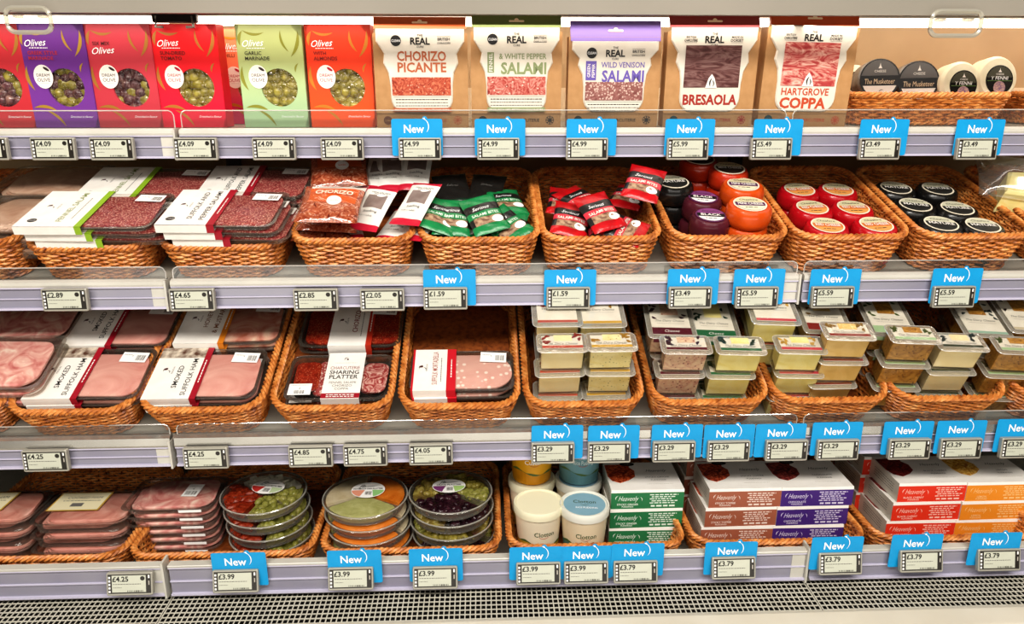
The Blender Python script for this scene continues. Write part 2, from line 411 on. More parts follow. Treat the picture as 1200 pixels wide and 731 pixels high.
# ---------------------------------------------------------------- price labels and tags
BLUE = mat('sky_blue_card', '#10a0dc', .4, c2='#0c99d4')
TXTW = mat('white_print', '#fbfbfb', .4)
ESLF = mat('label_frame', '#a9a69a', .35, .2)
BEZ = mat('label_bezel', '#2c2823', .3)
SCR = mat('label_screen', '#c9cbbb', .35, c2='#c3c5b5')
def make_esl(price, dot):
    t = thing('price_label', 'label'); W, H = .0845, .0435
    MB().loft([(-.008, rrect(W, H, .003, 3)), (0, rrect(W, H, .003, 3)), (.001, rrect(W-.002, H-.002, .003, 3))], ESLF, FRONT()).build('frame', t); fr = list(t.children)[0]
    b = MB().rect(-W/2+.003, W/2-.003, -H/2+.004, H/2-.003, BEZ, FRONT(), .0012)
    for k in range(5): b.rect(-W/2+.004, -W/2+.0075, -H/2+.006+k*.0066, -H/2+.010+k*.0066, STICK, FRONT(), .0014)
    b.rect(W/2-.008, W/2-.005, H/2-.011, H/2-.005, STICK, FRONT(), .0014); b.rect(W/2-.0075, W/2-.0055, -.002, .006, PALEINK, FRONT(), .0014)
    b.build('bezel', fr)
    x0, x1, y0, y1 = -W/2+.0105, W/2-.012, -H/2+.0065, H/2-.005
    s = MB().rect(x0, x1, y0, y1, SCR, FRONT(), .0016)
    s.text(price, .0094, INK, FRONT(), x0+.001, y1-.0068, .0019, align='L', bold=.022)
    s.dashes(x0+.002, x1-.008, y1-.0165, .0011, GREYINK, FRONT(), .0019, 5); s.dashes(x0+.002, x0+.018, y0+.009, .0009, GREYINK, FRONT(), .0019, 8)
    s.barcode(x1-.034, x1-.004, y0+.0005, y0+.0035, BEZ, FRONT(), .0019, 4)
    if dot: s.poly(circ(.0042, 14, x1-.006, y1-.006), BEZ, FRONT(), .0019)
    s.build('screen', fr); return t
def make_new():
    t = thing('new_product_tag', 'tag'); W, H = .101, .072
    ca = MB().loft([(-.0006, rrect(W, H, .004, 3)), (0, rrect(W, H, .004, 3))], BLUE, FRONT()).build('card', t)
    m = MB().text('New', .0155, TXTW, FRONT(), -.006, H/2-.019, .0006, bold=.018, w=.040)
    a = []; b = []
    for i in range(10):
        q = math.radians(-48+i*12.5); R0, R1 = .0155, .0155-.0016*math.sin(PI*(i+1)/11)
        a.append((.0085+R0*math.cos(q), H/2-.0145+R0*1.02*math.sin(q))); b.append((.0085+R1*math.cos(q), H/2-.0145+R1*1.02*math.sin(q)))
    m.strip(a, b, TXTW, FRONT(), .0006); e = a[-1]
    m.poly([(e[0]-.004, e[1]+.001), (e[0]+.003, e[1]-.003), (e[0]+.0015, e[1]-.0008), (e[0]+.0005, e[1]+.0028)], TXTW, FRONT(), .0007)
    m.build('lettering', ca)
    MB().loft([(-.0005, circ(.005, 12, e[0]+.0005, H/2)), (-.0001, circ(.005, 12, e[0]+.0005, H/2))], BLUE, FRONT()).build('tab', t); return t
ESL = {1: (175, [(-17, '£4.09', 1, 'at the far left beside the purple olive carton'), (62, '£4.09', 1, 'below the purple olive carton'), (131, '£4.09', 1, 'below the dusty red olive carton'), (229, '£4.09', 1, 'below the bright red olive carton'), (321, '£4.09', 1, 'below the pale green olive carton'), (401, '£4.09', 1, 'below the orange red olive carton'), (492, '£4.99', 0, 'below the chorizo pouch'), (584, '£4.99', 0, 'below the green banded salami pouch'), (688, '£4.99', 0, 'below the lilac banded venison salami pouch'), (806, '£5.99', 0, 'below the bresaola pouch'), (904, '£5.49', 0, 'below the coppa pouch'), (1031, '£3.49', 0, 'below the black lidded round cheeses'), (1145, '£3.49', 0, 'below the white round cheeses')]),
       2: (351, [(76, '£2.89', 1, 'below the lime striped salami packs'), (225, '£4.65', 1, 'below the red striped salami packs'), (370, '£2.85', 1, 'below the orange chorizo bags'), (448, '£2.05', 1, 'below the white snack bags'), (522, '£1.59', 0, 'below the green snack packets'), (666, '£1.59', 0, 'below the red snack packets'), (809, '£3.49', 0, 'below the purple waxed cheeses'), (887, '£5.59', 0, 'below the orange waxed cheeses'), (976, '£5.59', 0, 'below the red waxed cheeses'), (1118, '£5.59', 0, 'below the black waxed cheeses')]),
       3: (531, [(53, '£4.25', 1, 'below the first smoked ham basket'), (241, '£4.25', 1, 'below the smoked ham and honey mustard basket'), (364, '£4.85', 1, 'left of two below the sharing platter basket'), (428, '£4.75', 1, 'right of two below the sharing platter basket'), (505, '£4.05', 1, 'below the mortadella basket'), (648, '£3.29', 0, 'left of two below the herb cheese basket'), (714, '£3.29', 0, 'right of two below the herb cheese basket'), (790, '£3.29', 0, 'left of two below the fruit cheese basket'), (854, '£3.29', 0, 'right of two below the fruit cheese basket'), (922, '£3.29', 0, 'left of the joint below pink edged cheese'), (982, '£3.29', 0, 'right of the joint below tan cheese'), (1066, '£3.29', 0, 'left of two below the fourth cheese basket'), (1126, '£3.29', 0, 'right of two below the fourth cheese basket'), (1197, '£3.29', 0, 'at the right edge below the fifth cheese basket')]),
       4: (672, [(152, '£4.25', 1, 'below the clear trays of sliced ham'), (276, '£3.99', 0, 'below the antipasto platters'), (411, '£3.99', 0, 'below the dip platters'), (510, '£3.99', 0, 'below the olive platters'), (631, '£3.99', 0, 'below the white lidded tub'), (687, '£3.99', 0, 'below the blue lidded tub'), (745, '£3.79', 0, 'below the green cartons'), (860, '£3.79', 0, 'below the brown cartons'), (985, '£3.79', 0, 'below the purple cartons'), (1080, '£3.79', 0, 'below the red cartons'), (1171, '£3.79', 0, 'below the orange cartons')])}
VC = {1: lambda u: 175, 2: lambda u: 352-.0022*u, 3: lambda u: 541-.013*u if 1 else 0, 4: lambda u: 688-.024*u+(4 if u < 700 else 0)-4}
for r, (vv, L) in ESL.items():
    for (u, pr, dot, where) in L:
        o = get(('esl', pr, dot), lambda: make_esl(pr, dot)); y = RY[r]-.019
        if r == 4: v = {152: 684, 276: 681, 411: 678, 510: 677, 631: 672, 687: 671, 745: 670, 860: 665.5, 985: 660.5, 1080: 657.5, 1171: 656}[u]
        elif r == 3: v = 541-.0165*u if u < 600 else 531-(u-648)*.011
        elif r == 2: v = 351.5-.0035*u*.9 if u > 500 else 351.5
        else: v = 174.5
        p = onplane(u, v, (0, y, 0), V(0, 1, 0)); o.matrix_world = Matrix.Translation(p) @ Rx(-14 if r == 4 else -4)
        tag(o, 'electronic price label reading %s %s' % (pr, where), 'label', 'electronic price labels on the rails')
NEW = {1: [(489, 161, 'under the chorizo pouch'), (586, 161, 'under the green banded salami pouch'), (693, 161, 'under the lilac banded venison salami pouch'), (808, 161, 'under the bresaola pouch'), (911, 161, 'under the coppa pouch'), (1035, 161, 'under the black lidded round cheeses'), (1147, 161, 'under the white round cheeses')],
       2: [(527, 337, 'under the basket of green snack packets'), (668, 337, 'under the basket of red snack packets'), (812, 336, 'under the purple waxed cheeses'), (889, 336, 'under the orange waxed cheeses'), (978, 336, 'under the red waxed cheeses'), (1120, 335, 'under the black waxed cheeses')],
       3: [(653, 518, 'left of two under the first cheese basket from the mortadella'), (719, 518, 'right of two under the first cheese basket from the mortadella'), (793, 517, 'left of two under the green and maroon edged cheese packs'), (854, 517, 'right of two under the green and maroon edged cheese packs'), (914, 516, 'left of the shelf joint under the third cheese basket'), (980, 514, 'right of the shelf joint under the third cheese basket'), (1063, 513, 'left of two under the fourth cheese basket'), (1125, 512, 'right of two under the fourth cheese basket'), (1195, 510, 'at the right edge under the fifth cheese basket')],
       4: [(281, 667, 'under the antipasto platters'), (416, 664, 'under the dip platters'), (511, 662, 'under the olive platters'), (628, 660, 'under the white lidded tub'), (687, 659, 'under the blue lidded tub'), (747, 656, 'under the green cartons'), (856, 654, 'under the brown cartons'), (980, 648, 'under the purple cartons'), (1073, 645, 'under the red cartons'), (1165, 643, 'under the orange cartons')]}
for r, L in NEW.items():
    for k, (u, v, where) in enumerate(L):
        o = get('new', make_new); y = RY[r]-.0095-.0012*(k % 2)
        p = onplane(u, v, (0, y, 0), V(0, 1, 0)); o.matrix_world = Matrix.Translation(p) @ Rx(0)
        tag(o, 'blue card tag reading New %s' % where, 'tag', 'blue New tags on the rails')

# ---------------------------------------------------------------- wicker baskets
def rrpath(w, l, r, N, cy):
    """N evenly spaced points and outward normals round a rounded rectangle centred at (0, cy)"""
    segs = []; a = w/2-r; b = l/2-r
    per = 4*a+4*b+2*PI*r; out = []
    for i in range(N):
        d = per*i/N
        for kind, L_ in (('r', 2*b), ('c0', PI*r/2), ('t', 2*a), ('c1', PI*r/2), ('l', 2*b), ('c2', PI*r/2), ('d', 2*a), ('c3', PI*r/2)):
            if d <= L_: break
            d -= L_
        if kind == 'r': p, n = (w/2, -b+d), (1, 0)
        elif kind == 't': p, n = (a-d, l/2), (0, 1)
        elif kind == 'l': p, n = (-w/2, b-d), (-1, 0)
        elif kind == 'd': p, n = (-a+d, -l/2), (0, -1)
        else:
            k = int(kind[1]); q = PI/2*k+d/r; cx, cy_ = ((a, b), (-a, b), (-a, -b), (a, -b))[k]
            n = (math.cos(q), math.sin(q)); p = (cx+r*n[0], cy_+r*n[1])
        out.append((p[0], p[1]+cy, n[0], n[1]))
    return out
def make_basket(W, L, H, taper=.026, floor=.006):
    t = thing('wicker_basket', 'basket'); cy = L/2
    per = 2*(W+L)-.06; ns = 2*int(per/.019/2); N = ns*3; mb = MB(); rows = int((H-.018)/.0052)
    for k in range(rows):
        f = k/(rows-1); z = .010+f*(H-.024); e = taper*(1-f)**1.15
        pts = []
        for i, (x, y, nx, ny) in enumerate(rrpath(W-.014-e, L-.014-e, .042, N, cy)):
            o = .0024*math.cos(PI*(i/3+k)); pts.append((x+nx*o, y+ny*o, z+.0006*math.sin(i*1.7+k)))
        mb.tube(pts, .0027, WICK, 4, True)
    st = rrpath(W-.014, L-.014, .042, ns, cy); sb = rrpath(W-.014-taper, L-.014-taper, .042, ns, cy)
    for a, b in zip(st, sb): mb.tube([(b[0], b[1], .004), ((a[0]*.6+b[0]*.4), a[1]*.6+b[1]*.4, H*.5), (a[0], a[1], H-.004)], .0018, WICK, 4)
    mb.build('woven_body', t, True)
    rm = MB(); N2 = int(per/.006); path = rrpath(W-.012, L-.012, .044, N2, cy); tw = round(per/.034)
    for s_ in range(3):
        pts = []
        for i, (x, y, nx, ny) in enumerate(path):
            q = 2*PI*(tw*i/N2+s_/3); o = .0042*math.cos(q); pts.append((x+nx*o, y+ny*o, H-.004+.0042*math.sin(q)))
        rm.tube(pts, .0036, WICK, 5, True)
    rm.build('twisted_rim', t, True)
    fm = MB(); N3 = int(per/.008); path = rrpath(W-.012-taper, L-.012-taper, .042, N3, cy)
    for s_ in range(2):
        fm.tube([(x+nx*.002*math.cos(2*PI*(tw*i/N3)+s_*PI), y+ny*.002*math.cos(2*PI*(tw*i/N3)+s_*PI), .0045+.002*math.sin(2*PI*(tw*i/N3)+s_*PI)) for i, (x, y, nx, ny) in enumerate(path)], .0026, WICK, 4, True)
    fm.build('base_band', t, True)
    MB().rbox(W-.02-taper*(1-floor/H), L-.02-taper*(1-floor/H), floor-.004, floor, .04, WICKD, Matrix.Translation((0, cy, 0)), .001).build('base', t)
    return t
def basket(r, u, s_, kind, label, yaw=0, group=None, h=0):
    W, L, H, fl = kind; o = get(('basket',)+kind, lambda: make_basket(W, L, H, floor=fl))
    place(o, r, S(r, u, s_, h), yaw); tag(o, label, 'basket', group or 'wicker baskets on the shelves'); return o
B2 = (.238, .345, .090, .006); B2h = (.238, .345, .078, .006)
for u, lab, kd in ((-40, 'wicker basket holding beige sliced meat packs, cut off by the left edge', B2), (110, 'wicker basket under the lime striped salami packs', B2h), (263, 'wicker basket under the red striped salami packs', B2h), (416, 'wicker basket of orange chorizo bags and white snack bags', B2), (562, 'wicker basket of green snack packets', B2), (703, 'wicker basket of red snack packets', B2), (850, 'wicker basket of orange and purple waxed cheeses', B2), (991, 'wicker basket of red waxed cheeses', B2), (1133, 'wicker basket of black waxed cheeses', B2), (1277, 'wicker basket holding a bagged cheese wedge at the right edge', B2)):
    basket(2, u, .008, kd, lab)
B3 = (.238, .36, .081, .006); B3r = (.238, .36, .081, .046)
for u, lab in ((-58, 'wicker basket of ham packs cut off by the left edge of the third shelf'), (92, 'first whole wicker basket of smoked ham on the third shelf'), (243, 'wicker basket of smoked ham with honey and mustard ham behind'), (392, 'wicker basket of the charcuterie sharing platter'), (539, 'wicker basket of mortadella with a bare woven back'), (683, 'wicker basket of herb flecked cheese packs beside the mortadella'), (827, 'wicker basket of cheese packs with maroon and green edges behind'), (966, 'wicker basket of cheese packs over the right shelf joint'), (1102, 'wicker basket of brown and pale cheese packs'), (1243, 'wicker basket of cheese packs cut off by the right edge of the third shelf')):
    basket(3, u, .010, B3r if u < 600 else B3, lab)
B4 = (.358, .36, .066, .006)
for u, lab in ((34, 'wide wicker basket of cooked meat packs at the left of the bottom shelf'), (258, 'wide wicker basket of ham trays and antipasto platters'), (481, 'wide wicker basket of dip and olive platters'), (700, 'wide wicker basket of tubs and green cartons'), (914, 'wide wicker basket of brown and purple cartons'), (1126, 'wide wicker basket of red and orange cartons')):
    basket(4, u, .022, B4, lab)
B1 = (.345, .27, .066, .040)
basket(1, 1097, .035, B1, 'shallow wicker basket of round cheeses on the top shelf')
basket(1, 1310, .035, B1, 'shallow wicker basket at the right edge of the top shelf')

# ---------------------------------------------------------------- top shelf: olive cartons
OL = {'green': meat('green_olives', ['#6e6428', '#9c9040', '#c0b464'], 60, .5, rough=.2), 'dark': meat('dark_olives', ['#3a2224', '#6a4448', '#9a7a6a'], 50, 1, rough=.18), 'mix': meat('mixed_olives', ['#5a3a34', '#a8964a', '#cabf74'], 28, 1.5, rough=.2), 'orange': meat('chilli_olives', ['#7c6a22', '#a2882f', '#c8862c'], 40, 1, rough=.2)}
def grad_mat(name, c1, c2, z1=.19):
    if name in MC: return MC[name]
    m, nt, b, out = nodes(name); tc = nt.nodes.new('ShaderNodeTexCoord'); sp = nt.nodes.new('ShaderNodeSeparateXYZ')
    nt.links.new(tc.outputs['Object'], sp.inputs[0]); mr = nt.nodes.new('ShaderNodeMapRange'); mr.inputs['From Max'].default_value = z1
    nt.links.new(sp.outputs['Z'], mr.inputs[0]); r = ramp(nt, mr.outputs[0], [(.15, c2), (.7, c1)]); nt.links.new(r.outputs[0], b.inputs['Base Color'])
    b.inputs['Roughness'].default_value = .45; MC[name] = m; return m
def olive_carton(name, body, leaf, olive, sub, subcol, titlefirst=True, egg='#b01835'):
    W, H, D = .129, .196, .042; t = thing('olive_carton', 'carton'); R = .036; cx, cz = .012, .077
    LF = mat('leaf_'+name, leaf, .5); n = 24
    # front card with a round window: ring of quads between the circle and the outline
    fr = MB(); T = FRONT(0); ins = []; outs = []
    for i in range(n):
        q = 2*PI*i/n+PI/4; dx, dy = math.cos(q), math.sin(q); ins.append((cx+R*dx, cz+R*1.02*dy))
        tx = ((W/2-cx) if dx > 0 else (-W/2-cx))/dx if abs(dx) > 1e-6 else 9; ty = ((H-cz) if dy > 0 else (-cz))/dy if abs(dy) > 1e-6 else 9
        k = min(tx, ty); outs.append((cx+dx*k, cz+dy*k))
    fr.add([(x, y, 0) for x, y in ins]+[(x, y, 0) for x, y in outs], [(i, n+i, n+(i+1) % n, (i+1) % n) for i in range(n)], body, T)
    for c_ in ((-W/2, 0), (W/2, 0), (-W/2, H), (W/2, H)):
        j = min(range(n), key=lambda i: math.hypot(outs[i][0]-c_[0], outs[i][1]-c_[1])*(1))
        near = sorted(range(n), key=lambda i: math.hypot(outs[i][0]-c_[0], outs[i][1]-c_[1]))[:2]
        fr.poly([c_, outs[near[0]], outs[near[1]]], body, T); fr.poly([c_, outs[near[1]], outs[near[0]]], body, T)
    fr.add([(x, y, 0) for x, y in ins]+[(x, y, -.006) for x, y in ins], [(i, (i+1) % n, n+(i+1) % n, n+i) for i in range(n)], body, T)
    fr.box(-W/2, W/2, .0, D, 0, .0008, body).box(-W/2, W/2, .0, D, H-.0008, H, body).box(-W/2, -W/2+.0008, 0, D, 0, H, body).box(W/2-.0008, W/2, 0, D, 0, H, body).box(-W/2, W/2, D-.001, D, 0, H, body)
    for (x, y, l, w, a, be) in ((-.030, .183, .045, .008, -.1, -.006), (-.054, .170, .03, .010, 1.35, .004), (.030, .165, .045, .008, 1.9, .006), (.048, .160, .055, .011, 1.25, -.006), (-.053, .095, .05, .011, 1.75, .006), (-.035, .035, .05, .010, -.15, .006), (-.018, .018, .05, .009, -.75, .005), (.05, .115, .02, .006, 1.2, .003)):
        fr.crescent(x, y, l*.95, w*.62, a, be, LF, T, .0004)
    SUB = mat('sub_'+name, subcol, .5)
    if titlefirst:
        fr.text('Olives', .0125, TXTW, T, -.053, .160, .0008, align='L', bold=.004, shear=.45, w=.042, rot=.06)
        fr.dashes(-.045, -.01, .1515, .0015, TXTW, T, .0008, 3)
        for i, l in enumerate(sub): fr.text(l, .0068, SUB, T, -.050, .1425-.0098*i, .0008, align='L', bold=.012, maxw=.062)
    else:
        fr.text(sub[0], .0068, SUB, T, -.050, .160, .0008, align='L', bold=.012, maxw=.05)
        fr.text('Olives', .0125, TXTW, T, -.053, .146, .0008, align='L', bold=.004, shear=.45, w=.044, rot=.06)
    fr.text('Drenched in flavour', .0042, TXTW, T, .056, .0215, .0008, align='R', shear=.4, maxw=.045)
    bo = fr.build('card_box', t)
    o = MB(); rr = random.Random(name)
    for j in range(6):
        for i in range(5):
            x = cx-.040+i*.0175+(j % 2)*.009; z = cz-.040+j*.0150
            if math.hypot(x-cx, z-cz) < .044: o.blob((x+rr.uniform(-.003, .003), .012+rr.uniform(0, .005), z+rr.uniform(-.003, .003)), rr.uniform(.0112, .0132), OL['green' if olive == 'green' else ('dark' if rr.random() < (.4 if olive == 'mix' else .75) else 'green')], None, 6, 9, (1.12, .8, .95), rr.uniform(-.6, .6))
    o.rect(cx-.05, cx+.05, cz-.05, cz+.05, OL[olive], FRONT(.018))
    o.build('olives', t, True)
    MB().poly([(x, z) for x, z in ins], BROWNCL, FRONT(.004)).build('window_film', bo)
    e = MB(); ex, ez = -.028, .098; ov = circ(.0185, 24, ex, ez, .0225)
    e.loft([(.0002, ov), (.0012, ov)], WHITE, T); EG = mat('egg_'+name, egg, .4)
    e.poly([(ex+.008+.0055*math.cos(a)-.0015*math.sin(a), ez+.0145+.0035*math.sin(a)-.002*math.cos(a)) for a in [2*PI*i/12 for i in range(12)]], EG, T, .0015)
    e.text('DREAM', .0056, EG, T, ex, ez+.003, .0015, maxw=.028).text('OLIVE', .0068, EG, T, ex, ez-.006, .0015, maxw=.026).dashes(ex-.008, ex+.009, ez-.0125, .0008, PALEINK, T, .0015)
    e.build('oval_badge', bo, label='white oval badge with red lettering'); return t
CART = [(6, 'far', '#c2303a', '#a5702a', 'dark', ['KALAMATA'], '#6b1820', True, 'red olive carton cut off by the left edge of the top shelf', 1),
        (79, 'purple', '#6b2f8a', '#a8842e', 'mix', ['GREEK STYLE', 'MARINADE'], '#b8323c', True, 'purple olive carton with a round window onto mixed olives', -1),
        (154, 'dusty', '#c23b48', '#a5702a', 'dark', ['SIX MIX'], '#5d2226', False, 'dusty red six mix olive carton with dark olives in its window', -1),
        (229, 'bright', '#e4111c', '#b0702a', 'green', ['SUN-DRIED', 'TOMATO'], '#6a1212', True, 'bright red sun-dried tomato olive carton beside a lit gap', -1),
        (325, 'garlic', '#b6c07e', '#8b8a2c', 'green', ['GARLIC', 'MARINADE'], '#3f3f2c', True, 'pale green garlic marinade olive carton', 0),
        (403, 'almond', '#ea3c12', '#c07a20', 'green', ['WITH', 'ALMONDS'], '#7a1712', True, 'orange red almond olive carton next to the chorizo pouch', 0)]
for u, nm, c, lf, olv, sub, sc_, tf, lab, yaw in CART:
    b2 = {'purple': '#7a3a98', 'bright': '#e0103a', 'garlic': '#a9c79b', 'almond': '#f0561a'}.get(nm, c)
    o = olive_carton(nm, grad_mat('card_'+nm, c, b2), lf, olv, sub, sc_, tf, '#3a2a2c' if nm in ('purple', 'dusty', 'garlic') else '#b01835')
    place(o, 1, S(1, u, .038, 0), yaw, 1.5 if nm != 'far' else 1.5); tag(o, lab, 'carton', 'olive cartons on the top shelf')
o = olive_carton('pink', grad_mat('card_pink', '#f08a62', '#d0126a'), '#c07a20', 'green', ['CHILLI'], '#7a1712'); place(o, 1, S(1, 296, .17, 0), 0, 1.5)
tag(o, 'pink and orange olive carton seen in the gap behind the pale green carton', 'carton', 'olive cartons on the top shelf')

# ---------------------------------------------------------------- top shelf: kraft sleeve meat pouches
KRAFT = mat('kraft_card', '#b98d5e', .6, c2='#b08455', scale=60)
POUCH = mat('pouch_white', '#e6dfd2', .35, c2='#ddd5c6', scale=20, bump=(14, .35, .01))
SAL = meat('salami_window', ['#6a1a12', '#a8402c', '#c4664a', '#d8906c'], 70, 3, '#e0ae94', 150, .14)
SALG = meat('fennel_salami_window', ['#7c1a18', '#b44a40', '#cc8478', '#e0b0a0'], 60, 4, '#ecd0c0', 120, .12)
VEN = meat('venison_window', ['#6e3a38', '#94605a', '#a98078'], 55, 3, '#d8bcb0', 210, .28)
BRE = meat('bresaola_window', ['#42201f', '#5c3432', '#7c5a56', '#8d706a'], 22, 4, stretch=(.6, 1, 2.2))
COP = meat('coppa_window', ['#9a2a2e', '#b84a48', '#d89a8c', '#e8c4b4'], 26, 4, stretch=(.7, 1, 1.8))
def cure_pouch(name, W, H, band, title, tcol, win, style, bandh=.022, drop=0, side=None):
    t = thing('meat_pouch', 'pouch'); D = .040
    sl_ = MB().add([(x, y, z) for (x, z) in ((-W/2, 0), (W/2, 0), (W/2, H-.03), (-W/2, H-.03)) for y in (0, D)], [(0, 2, 4, 6), (1, 7, 5, 3), (0, 1, 3, 2), (2, 3, 5, 4), (4, 5, 7, 6), (6, 7, 1, 0)], KRAFT).build('kraft_sleeve', t)
    # pouch outline, wide at the header and narrow below the shoulders
    Z = H-drop; w1 = W/2-.006; w2 = W*.335; pts = [(-w1, Z-bandh)]
    R_ = []; zs = H*.60
    for k in range(5): q = k/4; R_.append((w1-.010*q*q*0-(0 if q < .5 else (q-.5)*.03), Z-bandh-(Z-bandh-zs)*q*.75))
    R_ += [(w2+.012, zs-.002), (w2+.003, zs-.02), (w2, zs-.045)]
    for k in range(6): a = PI/2*k/5; R_.append((w2-.024+.024*math.cos(a), .058-.028*math.sin(a)))
    Lp = [(-x, z) for x, z in reversed(R_)]; out = R_+Lp; T = FRONT(0)
    ins = [(x*.965, .12+(z-.12)*.975) for x, z in out]
    m = MB().loft([(-.002, out), (.0016, out), (.0045, ins)], POUCH, T); z = .0050; B = mat('ink_'+name, tcol, .5); BD = mat('band_'+name, band, .45, c2=band)
    m.text('THE', .0042, INK, T, 0, H-bandh-drop-.012, z, bold=.01).text('REAL', .0125, INK, T, 0, H-bandh-drop-.0225, z, bold=.03, w=.038).text('CURE', .0038, INK, T, 0, H-bandh-drop-.033, z, bold=.01)
    hx = -.054 if style == 'low' else .046
    y0 = H-bandh-drop
    if style == 'top':
        for sx, ws in ((-.047, ('BRITISH', 'CHARCUTERIE')), (.045, ('MADE IN', 'DORSET'))):
            m.text(ws[0], .004, INK, T, sx, y0-.018, z, bold=.01, maxw=.025).text(ws[1], .0048, INK, T, sx, y0-.024, z, bold=.02, maxw=.026)
            m.rect(sx-.012, sx+.012, y0-.0285, y0-.0280, INK, T, z)
    else:
        m.poly(circ(.0102, 20, -.047, y0-.022), INK, T, z).text('CLEAN', .0045, TXTW, T, -.047, y0-.022, z+.0004, maxw=.017, bold=.01)
        m.text('BRITISH', .005, INK, T, .046, y0-.019, z, bold=.02, maxw=.026).text('CHARCUTERIE', .0028, INK, T, .046, y0-.0255, z, maxw=.026)
        m.rect(.033, .059, y0-.0275, y0-.027, INK, T, z).rect(.033, .059, y0-.0145, y0-.014, INK, T, z)
    if style == 'top':
        wx, wz0, wz1 = .056, H*.365, H*.74
        if len(title) == 1: m.text(title[0], .019, B, T, 0, H*.255, z, bold=.035, w=W*.60)
        else: m.text(title[0], .0135, B, T, -.003, H*.315, z, bold=.02, w=W*.53).text(title[1], .020, B, T, -.005, H*.215, z, bold=.035, w=W*.52)
        m.poly([(-.012, wz0-.001), (.012, wz0-.001), (.006, wz0+.018), (0, wz0+.026), (-.006, wz0+.018)], WHITE, T, z+.0012).crescent(0, wz0+.010, .018, .003, 1.4, .003, INK, T, z+.0016).crescent(.002, wz0+.008, .014, .003, 1.7, -.003, GREYINK, T, z+.0016)
    else:
        wx, wz0, wz1 = .058, H*.30, H*.465
        if drop: wz0 -= .008; wz1 -= .006
        if not side:
            m.text(title[0], .0175, B, T, .002, H*.655, z, bold=.025, w=W*.52).text(title[1], .0175, B, T, .002, H*.555, z, bold=.025, w=W*.52)
        else:
            dz = .010 if drop else 0
            m.text(title[0], .0105, B, T, .059, H*.645-dz, z, align='R', bold=.012, w=W*.52 if not drop else W*.47).text(title[1], .021, B, T, .059, H*.54-dz, z, align='R', bold=.03, w=W*.50 if not drop else W*.46)
            sx = -.058+(.007 if not drop else .0105); sw = .0065 if not drop else .0105
            m.rect(sx-sw, sx+sw, H*.50-dz, H*.68-dz, B, T, z)
            if len(side) == 1: m.text(side[0], .007, WHITE, T, sx, H*.59-dz, z+.0004, rot=PI/2, bold=.01, maxw=.036)
            else:
                for i, w_ in enumerate(side): m.text(w_, .0058, WHITE, T, sx-.0045+.009*(i % 2), H*.59-dz, z+.0004, rot=PI/2, bold=.01, maxw=.036)
        for k in range(3): m.dashes(-.052, .052, wz0-.008-.006*k, .0016, GREYINK if k else INK, T, z, 11+k)
        m.rect(-.056, .056, wz0-.0035, wz0-.003, GREYINK, T, z)
        if not drop: m.rect(-.058, .058, wz0-.032, wz0-.024, B, T, z).text('MADE WITH 100% BRITISH OUTDOOR PORK', .0038, WHITE, T, 0, wz0-.028, z+.0004, maxw=.108)
    pc = m.build('pouch', t)
    MB().rect(-wx, wx, wz0, wz1, win, T, z+.0004).build('meat_window', pc)
    b = MB(); zb, zt = H-drop-bandh, H-drop+.0 if not drop else H-drop+.004; hw = W/2-.003
    b.add([(-hw, zb, .003), (hw, zb, .003), (hw+.001, zt, -.012), (-hw-.001, zt, -.012), (-hw, zb, -.004), (hw, zb, -.004), (hw+.001, zt, -.014), (-hw-.001, zt, -.014)], [(0, 1, 2, 3), (4, 7, 6, 5), (3, 2, 6, 7), (0, 3, 7, 4), (1, 5, 6, 2), (0, 4, 5, 1)], BD, T)
    Th = T @ Matrix.Translation((0, (zb+zt)/2, -.0045)) @ Rx(-0)
    sl = frame((0, .0045, (zb+zt)/2), (1, 0, 0), (0, 15, (zt-zb)*1000))
    b.loft([(.0005, rrect(.030, .004, .0018)), (.0012, rrect(.030, .004, .0018))], mat('slot_light', '#f2d9b8' if style != 'top' else '#4a1d10', .6), sl).poly(circ(.0045, 12, 0, .002), mat('slot_light', '#f2d9b8'), sl, .0013)
    b.build('header_band', t)
    k = MB(); kz = .0006
    k.poly(circ(.0085, 18, -W/2+.022, .014), mat('badge_'+name, {'low': '#6a3a24', 'top': '#2c4a50'}.get(style, '#2b2b24'), .5), T, kz).text('CLEAN', .003, KRAFT, T, -W/2+.022, .014, kz+.0003, maxw=.014)
    k.text('BRITISH CHARCUTERIE', .0062, B if style != 'side' else INK, T, .002, .014, kz, bold=.012, w=W*.50)
    jx = W/2-.022
    k.poly(circ(.0085, 18, jx, .014), B if style != 'side' else INK, T, kz).poly(circ(.0076, 18, jx, .014), KRAFT, T, kz+.0002)
    for a in (0, PI/2, PI/4, -PI/4):
        ca, sa = math.cos(a)*.0076, math.sin(a)*.0076; wv = .0011; k.poly([(jx-ca-sa*wv/.0076, .014-sa+ca*wv/.0076), (jx-ca+sa*wv/.0076, .014-sa-ca*wv/.0076), (jx+ca+sa*wv/.0076, .014+sa-ca*wv/.0076), (jx+ca-sa*wv/.0076, .014+sa+ca*wv/.0076)], B if style != 'side' else INK, T, kz+.0004)
    k.build('sleeve_print', sl_); return t
